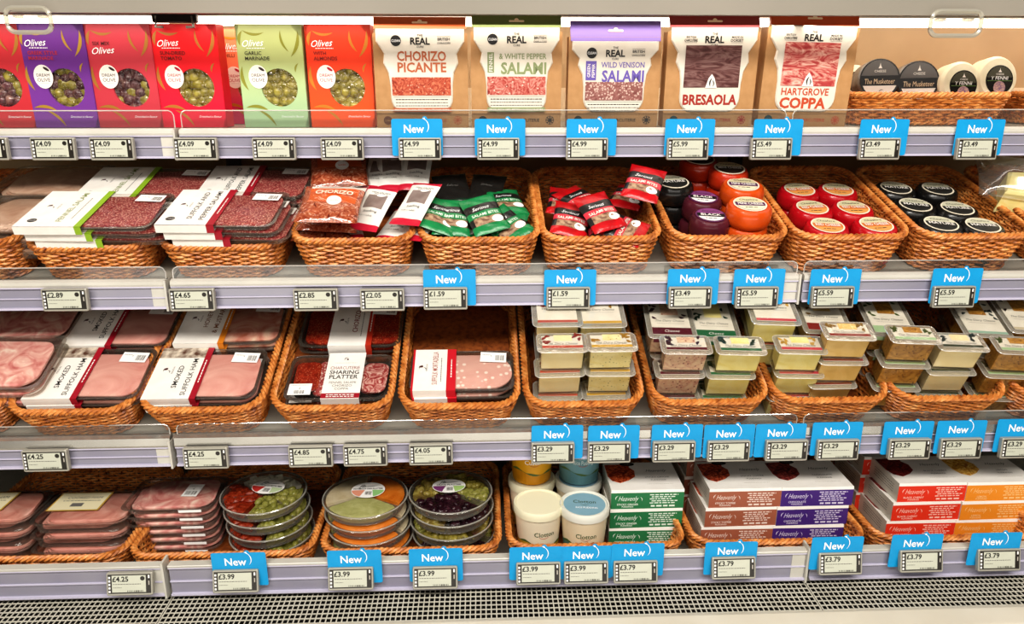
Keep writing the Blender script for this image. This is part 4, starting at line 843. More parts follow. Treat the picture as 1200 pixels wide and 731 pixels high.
def round_platter(kind):
    t = thing('round_platter', 'food pack'); R, H = .0865, .027; C = Matrix.Translation((0, R, 0))
    MB().lathe([(R*.86, 0), (R*.90, .0015), (R*.94, H*.72), (R, H*.74), (R, H*.78)], PLC, 40, C, True, False).build('tray', t, True)
    w = MB()
    for a in (90, 210, 330): w.add([(x*math.cos(math.radians(a))-y*math.sin(math.radians(a)), x*math.sin(math.radians(a))+y*math.cos(math.radians(a)), z) for x, y, z in ((0, -.001, .002), (R*.9, -.001, .002), (R*.9, .001, .002), (0, .001, .002), (0, -.001, H*.8), (R*.93, -.001, H*.8), (R*.93, .001, H*.8), (0, .001, H*.8))], [(0, 1, 5, 4), (2, 3, 7, 6), (4, 5, 6, 7), (1, 2, 6, 5)], PLC, C)
    w.build('dividers', t)
    rr = random.Random(kind); secs = {'dip': [('houmous', HUMM, 95, 205, 'f'), ('green_dip', GUAC, 215, 325, 'f'), ('orange_dip', ODIP, 335, 445, 'f')], 'anti': [('feta_cubes', FETA, 40, 150, 'c'), ('sun_dried_tomatoes', SUNT, 160, 262, 't'), ('stuffed_olives', PEPP, 272, 390, 'o')], 'olive': [('green_olives', OGR, 20, 100, 'o'), ('dark_olives', ODK, 200, 320, 'o'), ('garlic_olives', PEPP, 330, 375, 'o'), ('antipasti_mix', OL['mix'], 110, 190, 'o')]}[kind]
    for nm, m, a0, a1, st in secs:
        a0, a1 = math.radians(a0), math.radians(a1); mb = MB()
        if st == 'f': mb.loft([(.003, [(x*.9, y*.9) for x, y in sector_pts(R*.92, a0, a1)]), (H*.78, sector_pts(R*.92, a0, a1)), (H*.9, [(x*.96, y*.96) for x, y in sector_pts(R*.9, a0, a1)])], m, C)
        else:
            mb.loft([(.003, [(x*.9, y*.9) for x, y in sector_pts(R*.92, a0, a1)]), (H*.6, sector_pts(R*.90, a0, a1))], m, C)
            for i in range(34 if st != 't' else 26):
                a = rr.uniform(a0+.08, a1-.08); q = R*.84*math.sqrt(rr.uniform(.05, 1)); c = (q*math.cos(a), q*math.sin(a), H*.68+rr.uniform(-.002, .002))
                if st == 'c': mb.add([(sx*.0065, sy*.0065, sz*.005) for sz in (-1, 1) for sy in (-1, 1) for sx in (-1, 1)], [(0, 2, 3, 1), (4, 5, 7, 6), (0, 1, 5, 4), (2, 6, 7, 3), (0, 4, 6, 2), (1, 3, 7, 5)], m, C @ Matrix.Translation(c) @ Rz(rr.uniform(0, 90)) @ Rx(rr.uniform(-25, 25)))
                elif st == 't': mb.blob(c, .011, m, C, 4, 7, (1.3, .7, .45), rr.uniform(0, 3))
                else: mb.blob(c, .0078, m, C, 5, 8, (1.1, .95, .85), rr.uniform(0, 3))
        mb.build(nm, t, True, 'stuff' if st in 'cto' else None)
    ld = MB().lathe([(R*1.0, H*.80), (R*.985, H*.86), (R*.95, H*.90), (R*.94, H), (R*.5, H+.0004), (.001, H+.0004)], CLEAR, 40, C, False, False).build('clear_lid', t, True)
    MB().tube([(R*.985*math.cos(2*PI*i/40), R*.985*math.sin(2*PI*i/40), H*.84) for i in range(40)], .0016, film('lid_rim_plastic', '#f8f6f2', .2, .1, None, body=.35, bodycol='#d8d6cc'), 5, True, C).build('lid_rim', ld, True)
    Tl = TOP(H+.001) @ Matrix.Translation((.004 if kind != 'olive' else -.004, R+.012, 0)); l = MB(); rx, ry = .0345, .027 if kind != 'dip' else .030
    ov = circ(rx, 28, 0, 0, ry); l.loft([(0, ov), (.0004, ov)], STICK, Tl)
    c1, c2 = {'anti': ('#c03a34', '#b8c8a0'), 'dip': ('#d8937a', '#8fbf7a'), 'olive': ('#7a3a70', '#a8c87a')}[kind]
    l.poly([(-rx*.96*math.cos(a), -ry*.96*math.sin(a)) for a in [math.radians(4+i*62/8) for i in range(9)]]+[(-.006, -.001)], mat('lab_'+c1, c1, .5), Tl, .0008).poly([(rx*.96*math.cos(a), -ry*.96*math.sin(a)) for a in reversed([math.radians(4+i*62/8) for i in range(9)])]+[(.009, -.001)][:1], mat('lab_'+c2, c2, .5), Tl, .0009)
    l.text({'anti': 'ANTIPASTI FETA MIX', 'dip': 'HOUMOUS DIPS PLATTER', 'olive': 'OLIVE PLATTER'}[kind], .0052, INK, Tl, 0, .0035, .0010, maxw=.060, bold=.015).crescent(.002, .0145, .036, .0022, .1, -.002, INK, Tl, .001).text('Jb', .011, INK, Tl, -.014, .0145, .001, shear=.4).barcode(-.004, .009, -.02, -.007, BARC, Tl, .0011)
    l.build('lid_label', ld); return t
def platters(kind, u, v, h, n, lab, g, yaws, dxs):
    T = .0292; nn = sf(4)[2]; p = at(4, u, v, h)-V(0, .0865, 0)
    for i in range(n):
        o = get(('rp', kind), lambda: round_platter(kind)); q = p-nn*(T*(i+1))+V(dxs[i], -.002*i, 0)
        o.matrix_world = Matrix.Translation(q) @ Matrix.Translation((0, .0865, 0)) @ Rz(yaws[i]) @ Matrix.Translation((0, -.0865, 0)); tag(o, lab % ORD[i], 'food pack', g)
platters('anti', 309, 573, .127, 4, 'round antipasti platter of feta, tomato and olives, %s in its stack', 'round antipasti platters', [-12, -4, 6, 0, 10], [0, .005, .008, .011, .012])
platters('dip', 428, 577, .127, 4, 'round platter of three dips, %s in its stack', 'round dip platters', [0, -118, -122, -60, 0], [0, .003, .006, .008, .010])
platters('olive', 528, 572, .127, 4, 'round olive platter with dark and green olives, %s in its stack', 'round olive platters', [0, 70, 200, 10, 90], [0, .002, .001, .005, .006])

# ---------------------------------------------------------------- tubs
def tub(kind):
    t = thing('lidded_tub', 'tub'); R, H = .0505, .106; body = {'plain': ('#ece2c8', '#c89a2c'), 'blue': ('#ecdcbc', '#4f7a70'), 'yel': ('#e2a51c', '#c8880c'), 'teal': ('#6f98a0', '#5c8890')}[kind]
    b = MB(); m = mat('tub_'+kind, body[0], .35, c2=body[0]); m2 = mat('tubband_'+kind, body[1], .4); mg = mat('tub_leaf', '#4f6a34', .5)
    r0 = R*.80; P_ = lambda z: r0+(R*.955-r0)*z/(H*.86)
    b.lathe([(r0-.003, 0), (r0, .002), (P_(H*.86), H*.86)], m, 36).build('tub_body', t, True)
    w = MB(); n = 36
    for i in range(n):   # printed band with a wavy landscape edge
        a0, a1 = 2*PI*i/n, 2*PI*(i+1)/n; e = lambda a: H*(.27+.05*math.sin(2*a+.6)+.02*math.sin(5*a))
        for (lo, hi, mm, o) in ((lambda a: .002, e, m2, .0003), (e, lambda a: e(a)+.005*(.6+.5*math.sin(7*a)), mg, .0003)):
            q = []
            for a, z in ((a0, lo(a0)), (a1, lo(a1)), (a1, hi(a1)), (a0, hi(a0))): q.append(((P_(z)+o)*math.cos(a), (P_(z)+o)*math.sin(a), z))
            w.add(q, [(0, 1, 2, 3)], mm)
    tb = t.children[0]; w.build('printed_band', tb, True)
    def wrap(x, y, z): a = -PI/2+x/R; rr = P_(y)+.0006; return (rr*math.cos(a), rr*math.sin(a), y)
    l = MB(); name, ink = ('Clotton', mat('tub_green_ink', '#3f5a38', .5)) if kind in ('plain', 'blue') else (('Custard', TXTW) if kind == 'yel' else ('Rice Pudding', mat('tub_pale_ink', '#dfe8e4', .5)))
    l.text(name, .0105, ink, None, .004, H*.53, 0, maxw=.048, warp=wrap, bold=.006)
    def arcs(x0, x1, y, b_, mm):
        k = 9; A = [(x0+(x1-x0)*i/(k-1), y-b_*math.sin(PI*i/(k-1))) for i in range(k)]
        l.add([wrap(x, yy, 0) for x, yy in A]+[wrap(x, yy+.0010, 0) for x, yy in A], [(i, i+1, k+i+1, k+i) for i in range(k-1)], mm)
    arcs(-.008, .014, H*.46, .003, mat('tub_red', '#b8503c', .5))
    if kind == 'yel': l.text('Luxury', .005, TXTW, None, .004, H*.62, 0, warp=wrap); l.add([wrap(-.016+.006*math.cos(a), H*.66+.006*math.sin(a), 0) for a in [2*PI*i/14 for i in range(14)]], [tuple(range(14))], mat('tub_dark', '#3a2034', .4))
    if kind == 'teal': l.text('Creamy', .005, mat('tub_pale_ink', '#dfe8e4'), None, .004, H*.62, 0, warp=wrap)
    l.build('front_lettering', tb)
    lm = film('tub_lid_'+kind, '#f4f2ea', .12, .2, None, body=.88, bodycol='#f7f1d2' if kind != 'blue' else '#ecebdf')
    li = MB().lathe([(R*.96, H*.83), (R, H*.83), (R*1.01, H*.90), (R*1.01, H*.97), (R*.985, H), (R*.93, H), (R*.90, H-.003), (.001, H-.003)], lm, 40).build('lid', t, True)
    if kind in ('blue', 'teal'):
        T = TOP(H-.0025); d = MB().poly(circ(R*.84, 32), mat('lid_blue', '#8fb4c4', .4, c2='#86adbe'), T)
        d.text('Clotton', .011, mat('tub_green_ink', '#3f5a38'), T, 0, .008, .0004, maxw=.046, bold=.004).text('RICE PUDDING', .0055, TXTW, T, .004, -.014, .0004, maxw=.044, bold=.015).crescent(0, -.002, .02, .0015, 0, -.003, mat('tub_green_ink', '#3f5a38'), T, .0004); d.build('lid_label', li)
    return t
def tubs(kind, u, v, h, lab, yaw=0):
    o = get(('tub', kind), lambda: tub(kind)); n = sf(4)[2]; p = at(4, u, v, h)-n*.106; place(o, 4, p, yaw); tag(o, lab, 'tub', 'dessert tubs'); return o
tubs('plain', 631, 587, .113, 'white lidded cream tub at the front left of the tub basket', 8); tubs('blue', 685, 589, .113, 'cream tub with a pale blue lid label beside the green cartons', -6)
for u, k1, k2, l1, l2 in ((623, 'plain', 'yel', 'cream tub at the back left standing under the yellow tub', 'yellow tub standing on the back left cream tub'), (678, 'blue', 'teal', 'pale tub at the back right standing under the teal tub', 'teal blue tub standing on the back right tub')):
    a_ = tubs(k1, u, 558, .113, l1, 10); b_ = tubs(k2, u, 558, .113, l2, 0); M = b_.matrix_world.copy(); M.translation += V(0, 0, .1065); b_.matrix_world = M

# ---------------------------------------------------------------- pudding cartons
def script(mb, x, y, s, m, T, z):
    """a flowing handwritten word drawn as linked strokes"""
    pts = []
    for i in range(64):
        q = i/63; a = q*2*PI*6.5; pts.append((x+(q-.5)*s*3.4+.24*s*math.sin(a), y+.28*s*math.cos(a)*(1+.5*math.sin(q*17))+.25*s*(q-.5)+(.5*s if i < 5 else 0)))
    w = s*.06; mb.strip([(a, b-w) for a, b in pts], [(a+w*.8, b+w) for a, b in pts], m, T, z)
    mb.crescent(x-s*1.5, y+s*.3, s*1.1, s*.12, 1.1, s*.2, m, T, z).crescent(x+s*1.75, y-s*.1, s*.8, s*.08, -1.2, s*.2, m, T, z)
FOOD = {'green': meat('sticky_ginger', ['#3e1008', '#8a2c14', '#d05c30', '#f09a68'], 90, 2), 'brown': meat('sticky_toffee', ['#2e0c08', '#7a281a', '#c85a38', '#e89470'], 90, 2), 'purple': meat('choc_pudding', ['#20080a', '#5a1a1c', '#a04840', '#c87868'], 90, 2), 'red': meat('cherry_pudding', ['#24060a', '#5c1214', '#923430', '#b05848'], 90, 2), 'orange': meat('lemon_pudding', ['#8a4c10', '#c8882c', '#ecc060', '#f8dc98'], 90, 2)}
def carton(kind, col, W=.150, D=.115, H=.0428):
    t = thing('pudding_carton', 'carton'); b = MB(); m = mat('carton_'+kind, col, .45, c2=col); sd = mat('carton_side', '#d2cec2', .5, c2='#c8c4b8')
    b.add([(x, y, z) for z in (0, H) for y in (0, D) for x in (-W/2, W/2)], [(0, 2, 3, 1), (2, 6, 7, 3)], WHITE)
    b.add([(x, y, z) for z in (0, H) for y in (0, D) for x in (-W/2, W/2)], [(0, 4, 6, 2), (1, 3, 7, 5)], sd)
    b.add([(-W/2, 0, 0), (W/2, 0, 0), (W/2, 0, H*.86), (-W/2, 0, H*.86), (W/2, .0015, H), (-W/2, .0015, H), (W/2, D, H), (-W/2, D, H)], [(0, 1, 2, 3)], m); k = [(-W/2, 0, H*.86), (W/2, 0, H*.86), (W/2, .0012, H), (-W/2, .0012, H), (W/2, D, H), (-W/2, D, H)]
    b.add(k, [(0, 1, 2, 3), (3, 2, 4, 5)], WHITE)
    cb_ = b.build('card_box', t)
    p = MB(); T = FRONT(-.0002); lab = mat('print_'+kind, {'green': '#e4efe2', 'brown': '#ecd8cc', 'purple': '#d8d0e8', 'red': '#f8c8b8', 'orange': '#f6c888'}[kind], .5)
    p.text('Heavenly', H*.26, lab, T, -W*.26, H*.56, 0, w=W*.28, shear=.45).crescent(-W*.42, H*.60, H*.26, H*.04, 1.1, H*.05, lab, T).crescent(-W*.09, H*.52, H*.26, H*.03, -1.2, H*.05, lab, T)
    nm = {'green': 'STICKY GINGER', 'brown': 'STICKY TOFFEE', 'purple': 'CHOCOLATE', 'red': 'BLACK CHERRY', 'orange': 'LEMON'}[kind]
    p.text(nm, H*.10, lab, T, -W*.27, H*.24, 0, maxw=W*.36, bold=.02).text('PUDDINGS', H*.08, lab, T, -W*.27, H*.12, 0, maxw=W*.25, bold=.02)
    for i in range(5): p.dashes(W*.03+(i % 2)*.004, W*.42-(i % 3)*.006, H*(.74-.11*i), H*.055, lab, T, 0, 20+i)
    p.dashes(W*.05, W*.38, H*.14, H*.09, lab, T, 0, 3); p.build('front_print', cb_)
    for sx, n_ in ((-1, 1), (1, 2)):
        Ts = frame((sx*(W/2+.0002), D*.5, H*.5), (0, -sx*-1 if sx > 0 else -1, 0), (0, 0, 1))
        p = MB()
        for i in range(4): p.dashes(-D*.34, D*.34, H*(.22-.13*i), .0016, GREYINK, Ts, 0, 5+i)
        p.build('side_print', cb_)
    q = MB(); Tt = TOP(H+.0003); n = 26
    q.poly([(-W/2+.002+(x)*W*.40, D*(.25+y*.70)) for x, y in ((0, .95), (.0, .35), (.1, .12), (.35, 0), (.7, .14), (.95, .32), (1, .62), (.85, .80), (.9, .98))], FOOD[kind], Tt)
    q.poly(circ(.016, 20, -W*.16, D*.93, .008), INK, Tt, .0003).dashes(-W*.16-.009, -W*.16+.009, D*.93, .0012, PALEINK, Tt, .0005)
    q.text('Heavenly', .010, GREYINK, Tt, W*.22, D*.68, .0002, w=W*.30, shear=.45); q.text(nm, .0050, GREYINK, Tt, W*.20, D*.44, .0002, maxw=W*.42).text('PUDDINGS', .0045, GREYINK, Tt, W*.20, D*.34, .0002)
    q.dashes(W*.02, W*.38, D*.20, .001, PALEINK, Tt, .0002)
    q.build('top_print', cb_)
    r_ = random.Random(5); cb = MB()
    for i in range(26):
        a = r_.uniform(0, 1); bb = r_.uniform(.25, .9); cb.blob((-W/2+.006+a*W*.32, D*(.30+bb*.5), H+.0003), .0045, FOOD[kind], None, 3, 6, (1.3, .7, .12), r_.uniform(0, 3))
    return t
CC = {'green': '#2c7a4c', 'brown': '#a4624a', 'purple': '#4a2c7c', 'red': '#e23c24', 'orange': '#ec942c'}
def cartons(kind, u, v, h, n, lab, dx=-.006, yaw=0, dy=-.002):
    T = .0430; nn = sf(4)[2]
    for i in range(n):
        o = get(('ct', kind), lambda: carton(kind, CC[kind])); put(o, 4, u, v, h, T-.0002, None, None, yaw+(0, .8, -.6, .3)[i]); M = o.matrix_world.copy(); M.translation += V(dx*i, dy*i, 0)-nn*T*i; o.matrix_world = M
        tag(o, '%s fronted white pudding carton, %s in %s' % (kind, ORD[i], lab), 'carton', kind+' pudding cartons')
cartons('green', 759.5, 574, .136, 3, 'its stack beside the tubs', -.001)
cartons('brown', 874.5, 572.5, .136, 3, 'its stack beside the purple cartons')
cartons('purple', 959, 571, .136, 3, 'its stack')
cartons('red', 1096, 566, .136, 3, 'its front stack', -.008)
cartons('orange', 1176, 565, .136, 3, 'its stack at the right edge', -.006)
cartons('red', 1052, 535, .136, 3, 'the shadowed stack behind', -.004)
cartons('brown', 845, 537, .136, 3, 'the shadowed stack behind', -.004)

# ---------------------------------------------------------------- cheese wedge packs of the third shelf
CHZ = {'cream': meat('cream_cheese_block', ['#ead894', '#f2e2ac', '#f6ebc0'], 30, 1, rough=.4), 'herb': meat('herb_cheese_block', ['#e8d690', '#f0e2a8', '#f5eabc'], 30, 1, '#5a5a30', 150, .10, rough=.4),
       'fruit': meat('fruit_cheese_block', ['#c89484', '#dcbca0', '#ead4b4'], 45, 2, '#8a4a48', 130, .16, rough=.4), 'yellow': meat('yellow_cheese_block', ['#ecdc84', '#f4e8a0', '#f8f0b8'], 25, 1, rough=.4),
       'tan': meat('tan_cheese_block', ['#deb868', '#eac880', '#f0d494'], 25, 1, rough=.4), 'brown': meat('smoked_cheese_block', ['#8a5a24', '#b8883e', '#cfa050'], 45, 2, '#5a3416', 120, .12, rough=.4), 'ivory': meat('ivory_cheese_block', ['#efdba6', '#f5e6b8', '#f8ecc8'], 15, 1, rough=.4)}
def cheese_pack(key, cz, edge, T=.060, W=.096, D=.046, spot='#2a2422', flap=0):
    t = thing('cheese_pack', 'food pack'); cy = D/2; m = CHZ[cz]; fl = .0022
    bw0, bw1 = W*.83, W*(.76 if D < .07 else .66)
    bk = .005 if D < .07 else .012
    def wedge(z, e): return [(-bw0/2+e, .004+e), (bw0/2-e, .004+e), (bw1/2-e, D-bk-e), (-bw1/2+e, D-bk-e)]
    b = MB(); b.loft([(.003, wedge(0, .003)), (.006, wedge(0, .001)), (T-.008, wedge(0, 0)), (T-.005, wedge(0, .002))], m); b.build('cheese_block', t)
    tr = MB()
    def tp(w, d0, d1, r): return [(x, y+(d0+d1)/2) for x, y in rrect(w, d1-d0, r)]
    tr.loft([(0, tp(W*.85, .002, D-.003, .008)), (T*.5, tp(W*.87, .001, D-.002, .009)), (T-.0035, tp(W*.88, .0002, D-.001, .010))], CTRAY, None, True, False)
    tr.build('clear_tray', t, True)
    fg = MB(); fg.loft([(T-.0032, tp(W, -.007, D, .010)), (T-.0018, tp(W, -.007, D, .010))], film('flange_film', '#f6f4ee', .14, .12, (40, .4, .002), body=.16, bodycol='#ece8dc')); fg.tube([(x, y, T-.0025) for x, y in tp(W, -.007, D, .010)], .0009, film('flange_edge', '#ffffff', .25, .1, None, body=.35, bodycol='#f4f0e8'), 4, True); fg.build('flange', t, True)
    l = MB(); Tt = TOP(T-.0008); E_ = mat('edge_'+edge, edge, .45); cream = mat('pack_label', '#e9e4d6', .45, c2='#e0dacb')
    l.box(-W*.40, W*.40, .004, D-.008, T-.0018, T-.0008, cream); l.rect(-W*.40, W*.40, .004, .004+(.020 if flap else .007), E_, Tt, .0003)
    l.rect(-W*.16, W*.20, D*.50, D*.86, m, Tt, .0004)
    r = random.Random(key)
    for i in range(9):
        l.crescent(r.choice((-1, 1))*W*r.uniform(.24, .36), D*r.uniform(.42, .9), .012, .006, r.uniform(0, 3), .002, mat('spot_'+spot, spot, .5), Tt, .0005, 6)
    l.text('The Dairy Cheese', .006, GREYINK, Tt, 0, D*.36, .0004, maxw=W*.6, shear=.3).dashes(-W*.28, W*.28, D*.29, .0012, PALEINK, Tt, .0004)
    if flap: l.text('Cheese', .007, WHITE, Tt, 0, .014, .0006, maxw=W*.4, shear=.3)
    l.build('lid_label', t)
    if flap: MB().box(-W*.40, W*.40, -.0076, -.0071, T-.012, T-.003, E_).build('front_flap', t)
    MB().loft([(T+.0002, tp(W*.95, -.003, D-.003, .010)), (T+.0006, tp(W*.93, -.001, D-.005, .010))], CLEAR, None, False, True).build('film_lid', t)
    return t
def cpack(key, r, u, v, h, label, T=.060, yaw=0, pitch=0, **k):
    o = get(('cp', key), lambda: cheese_pack(key, T=T, **k)); put(o, 3, u, v, h, T, label, 'cheese packs', yaw, pitch); o['category'] = 'food pack'; return o
CB = 'the basket beside the mortadella'
SPEC = {'plain': dict(cz='ivory', edge='#b8503c', spot='#8a2a22'), 'herb': dict(cz='herb', edge='#c8a040', spot='#a07828'), 'fruit': dict(cz='fruit', edge='#5e1a2a', spot='#3a1a2a'), 'green': dict(cz='yellow', edge='#2c6a44', spot='#1e3a2a'), 'pale': dict(cz='yellow', edge='#c84a54', spot='#c8a048'), 'tan': dict(cz='tan', edge='#8a2a20', spot='#8a6a2a'), 'brown': dict(cz='brown', edge='#a8c498', spot='#4a5a2a'), 'ivory': dict(cz='ivory', edge='#3a4434', spot='#2a3a3a')}
GAP = .0612
def ccol(key, uv, h, dxs, yaws, lab):
    n = len(dxs); nn = sf(3)[2]; s_ = sf(3)[1]
    for i in range(n):
        o = get(('cp', key), lambda: cheese_pack(key, T=.060, **SPEC[key])); put(o, 3, uv[0], uv[1], HS(3, uv[0], uv[1], .054) if h < 9 else h, .060, None, 'cheese packs', yaws[i]); M = o.matrix_world.copy(); M.translation += V(dxs[i], 0, 0)-nn*GAP*i-s_*.003*i; o.matrix_world = M
        tag(o, lab % ORD[i], 'food pack', 'cheese packs')
H3 = .1925
ccol('plain', (660, 409), H3, (0, -.002, -.003), (0, 1, -1), 'clear pack of ivory cheese, %s in the left front stack beside the mortadella')
ccol('herb', (718, 408), H3, (0, .002, 0), (0, -1, 1), 'clear pack of herb flecked cheese, %s in the right front stack beside the mortadella')
ccol('fruit', (806, 411), H3, (0, -.004, -.004), (-2, -1, -1), 'clear pack of fruit studded cheese, %s in the left front stack')
ccol('green', (870, 412), H3, (0, -.009, -.014), (-3, -2, -1), 'pale yellow cheese pack with green edged label, %s in the right front stack')
ccol('pale', (941, 411), H3, (0, .010, .008), (-3, -2, 0), 'clear pack of pale yellow cheese with a pink edged label, %s in its stack')
ccol('tan', (998, 395), H3+.004, (0, .004, 0), (-3, -2, 0), 'clear pack of tan cheese, %s in the stack over the shelf joint')
ccol('brown', (1075, 399), H3+.004, (0, 0, .002), (-4, -3, -2), 'clear pack of mottled brown cheese, %s in its stack')
ccol('ivory', (1131, 408), H3, (0, -.001, -.002), (-4, -2, -3), 'ivory cheese pack right of the brown cheese, %s in its stack')
ccol('brown', (1200, 412), H3, (0, -.002, -.004), (-5, -4, -3), 'mottled brown cheese pack cut off by the right edge, %s in its stack')
def cback(key, base, u, v, lab, yaw=0, T=.054, n=3, **kw):
    sp = dict(SPEC[base]); sp.update(kw); h = HS(3, u, v, .112); nn = sf(3)[2]
    for i in range(n):
        o = get(('cb', key), lambda: cheese_pack(key, T=T, D=.125, **sp)); put(o, 3, u, v, h, T, None, 'cheese packs', yaw); M = o.matrix_world.copy(); M.translation += -nn*(T+.001)*i+V(.012 if i else 0, 0, 0); o.matrix_world = M
        tag(o, lab+('', ', second down', ', third down')[i], 'food pack', 'cheese packs')
cback('plainb', 'plain', 654, 379, 'ivory cheese pack lying behind on the left beside the mortadella', T=.062)
cback('herbb', 'herb', 706, 380, 'herb flecked cheese pack lying behind beside the mortadella', T=.062)
cback('fruitb', 'fruit', 789, 393, 'maroon edged flat cheese pack behind the fruit studded cheese', -3, flap=1)
cback('greenb', 'green', 841, 396, 'green edged flat cheese pack behind the green edged stack', -4, flap=1)
cback('paleb', 'pale', 911, 377, 'pale cheese pack resting behind the pink edged stack', -4, T=.062)
cback('tanb', 'tan', 972, 388, 'brick red edged flat cheese pack behind the tan cheese', -5, flap=1)
cback('brownb', 'brown', 1050, 391, 'pale green edged flat cheese pack behind the brown cheese', -5, flap=1)
cback('sage', 'ivory', 1160, 392, 'sage green edged cheese pack over the right basket', -6, cz='brown', edge='#9ab8a4')
cback('sage2', 'brown', 1214, 388, 'brown topped cheese pack with dark spots at the right edge', -6, edge='#c8bca0', spot='#2a1a14')

# ---------------------------------------------------------------- soft packets of the second shelf
def pillow(t, W, L, T, zone, name='wrapper', wr=.0012, seed=1, N=26):
    r = random.Random(seed); ph = [r.uniform(0, 6) for _ in range(6)]
    def z(u, v):
        a = max(0, 1-abs(2*u-1)**2.6)**.55; b = max(0, 1-abs(2*v-1)**3)**.6
        return T*.5*a*b+wr*(math.sin(9*u+ph[0]+3*v)*math.sin(11*v+ph[1])+.5*math.sin(23*v+ph[2]+8*u)*math.sin(4*u+ph[3]))*min(1, a*b+.15)
    def top(u, v): return ((u-.5)*W*(1-.05*math.sin(PI*v)), (v)*L, T*.5+z(u, v))
    def bot(u, v): return ((u-.5)*W*(1-.05*math.sin(PI*v)), (v)*L, T*.5-T*.5*max(0, 1-abs(2*u-1)**2.6)**.55*max(0, 1-abs(2*v-1)**3)**.6-.0002)
    m = MB().grid(top, N, N, zone); m.grid(lambda u, v: bot(1-u, v), N, N, lambda u, v: zone(1-u, v)); m.build(name, t, True)
    return lambda x, y, e: (x*(1-.05*math.sin(PI*y/L)), y, top(min(1, max(0, x/W+.5)), min(1, max(0, y/L)))[2]+.0008)
def foilm(name, c, c2=None): return mat(name, c, .28, 0, c2 or c, 40, bump=(70, .45, .003), spec=.6)
FG = foilm('foil_green', '#1d8a4e', '#187642'); FBK = foilm('foil_black', '#23211f'); FR = foilm('foil_red', '#c8141c', '#a80f18'); FDG = foilm('foil_dark_green', '#12301f'); FDR = foilm('foil_dark_red', '#5a1018'); FSN = mat('snack_photo', '#b89a7c', .4, c2='#6a4434', scale=120); FP = foilm('foil_pink', '#c83a48')
def snack(kind):
    t = thing('snack_packet', 'packet'); W, L, T = .074, .098, .016; a, d = (FG, FDG) if kind == 'green' else (FR, FBK)
    def zone(u, v):
        if v > .74: return a
        if v > .52: return FBK
        if v > .38: return a if kind == 'green' else FP
        if v > .20: return FSN if .1 < u < .92 else FBK
        return a
    w = pillow(t, W, L, T, zone, seed=len(kind)); l = MB()
    l.text('Serious', .0085, TXTW, None, -.004, L*.62, 0, warp=w, shear=.4, maxw=.045).text('SALAMI BITES', .0068, mat('bite_ink', '#dfeedd', .5), None, .0, L*.45, 0, warp=w, maxw=.060, bold=.012)
    l.add([w(.020+.012*math.cos(q), L*.27+.009*math.sin(q), 0) for q in [2*PI*i/14 for i in range(14)]], [tuple(range(14))], STICK)
    l.build('lettering', t.children[0]); return t
def soft(o, r, u, v, h, T, lab, cat, g, yaw=0, pitch=0, roll=0):
    if h < .125: h = HS(r, u, v, .042 if v >= 260 else .12 if v >= 245 else .17 if v >= 230 else .20)
    p = at(r, u, v, h)-sf(r)[2]*T/2; place(o, r, p, yaw, pitch, roll); tag(o, lab, cat, g); return o
snk = lambda k: get(('sn', k), lambda: snack(k))
for u, v, h, yaw, pi_, ro, lab in ((528, 275, .100, -3, 18, 4, 'green snack packet lying flat at the front left of its basket, lettering towards the front'), (578, 271, .104, 22, 20, -6, 'green snack packet turned to the left on top of its basket'), (612, 279, .090, 40, 12, -18, 'green snack packet against the right rim of its basket'), (540, 285, .080, 12, 8, 0, 'green snack packet under the front left one'), (590, 285, .082, -12, 12, -4, 'green snack packet under the turned one, near the front rim'), (508, 270, .085, -14, 10, 16, 'green snack packet poking out at the left rim'), (600, 251, .092, 14, 6, 6, 'green snack packet behind the turned one'), (556, 258, .086, -4, 4, 0, 'green snack packet in the middle of the heap')):
    soft(snk('green'), 2, u, v, h, .016, lab, 'packet', 'green snack packets', yaw, pi_, ro)
def dark_snack():
    t = thing('snack_packet', 'packet'); w = pillow(t, .074, .098, .016, lambda u, v: FDG if v > .9 or v < .06 else FBK, seed=9); MB().text('Salami', .007, GREYINK, None, 0, .05, 0, warp=w, shear=.3).build('lettering', t); return t
dks = lambda: get('dks', dark_snack)
soft(dks(), 2, 535, 237, .078, .016, 'black snack packet in shadow at the back left of the green packets', 'packet', 'black backed snack packets', 12, 12)
soft(dks(), 2, 566, 236, .074, .016, 'black snack packet in shadow behind the turned green packet', 'packet', 'black backed snack packets', -10, 10)
for u, v, h, yaw, pi_, ro, lab in ((665, 276, .095, -12, 14, 10, 'red snack packet at the front left of its basket under a shorter one'), (716, 268, .108, 24, 20, -4, 'red snack packet turned to the left on top of its basket'), (755, 276, .092, 62, 8, -14, 'red snack packet standing along the right rim of its basket'), (660, 252, .096, -10, 8, 6, 'red snack packet behind at the left rim, dark top'), (668, 284, .078, -6, 4, 8, 'red snack packet at the bottom left against the front rim'), (720, 284, .086, 24, 10, -4, 'red snack packet beneath the turned one'), (742, 286, .078, 30, 6, -8, 'red snack packet at the front right rim, lying low'), (700, 246, .088, 40, 6, 0, 'red snack packet in the middle back of the heap'), (728, 243, .080, -28, 5, 0, 'red snack packet in shadow behind the turned one')):
    soft(snk('red'), 2, u, v, h, .016, lab, 'packet', 'red snack packets', yaw, pi_, ro)
soft(snk('red'), 2, 748, 233, .130, .016, 'red and black snack packet propped up on the back right rim', 'packet', 'red snack packets', -22, 18, 6)
FW_ = mat('bag_white', '#ecebe4', .35, c2='#dedcd4', scale=30, bump=(50, .4, .003)); FPR = foilm('bag_red', '#c2203a'); FGR = mat('bag_grey_window', '#8a7a74', .4, c2='#7a6a64', scale=60)
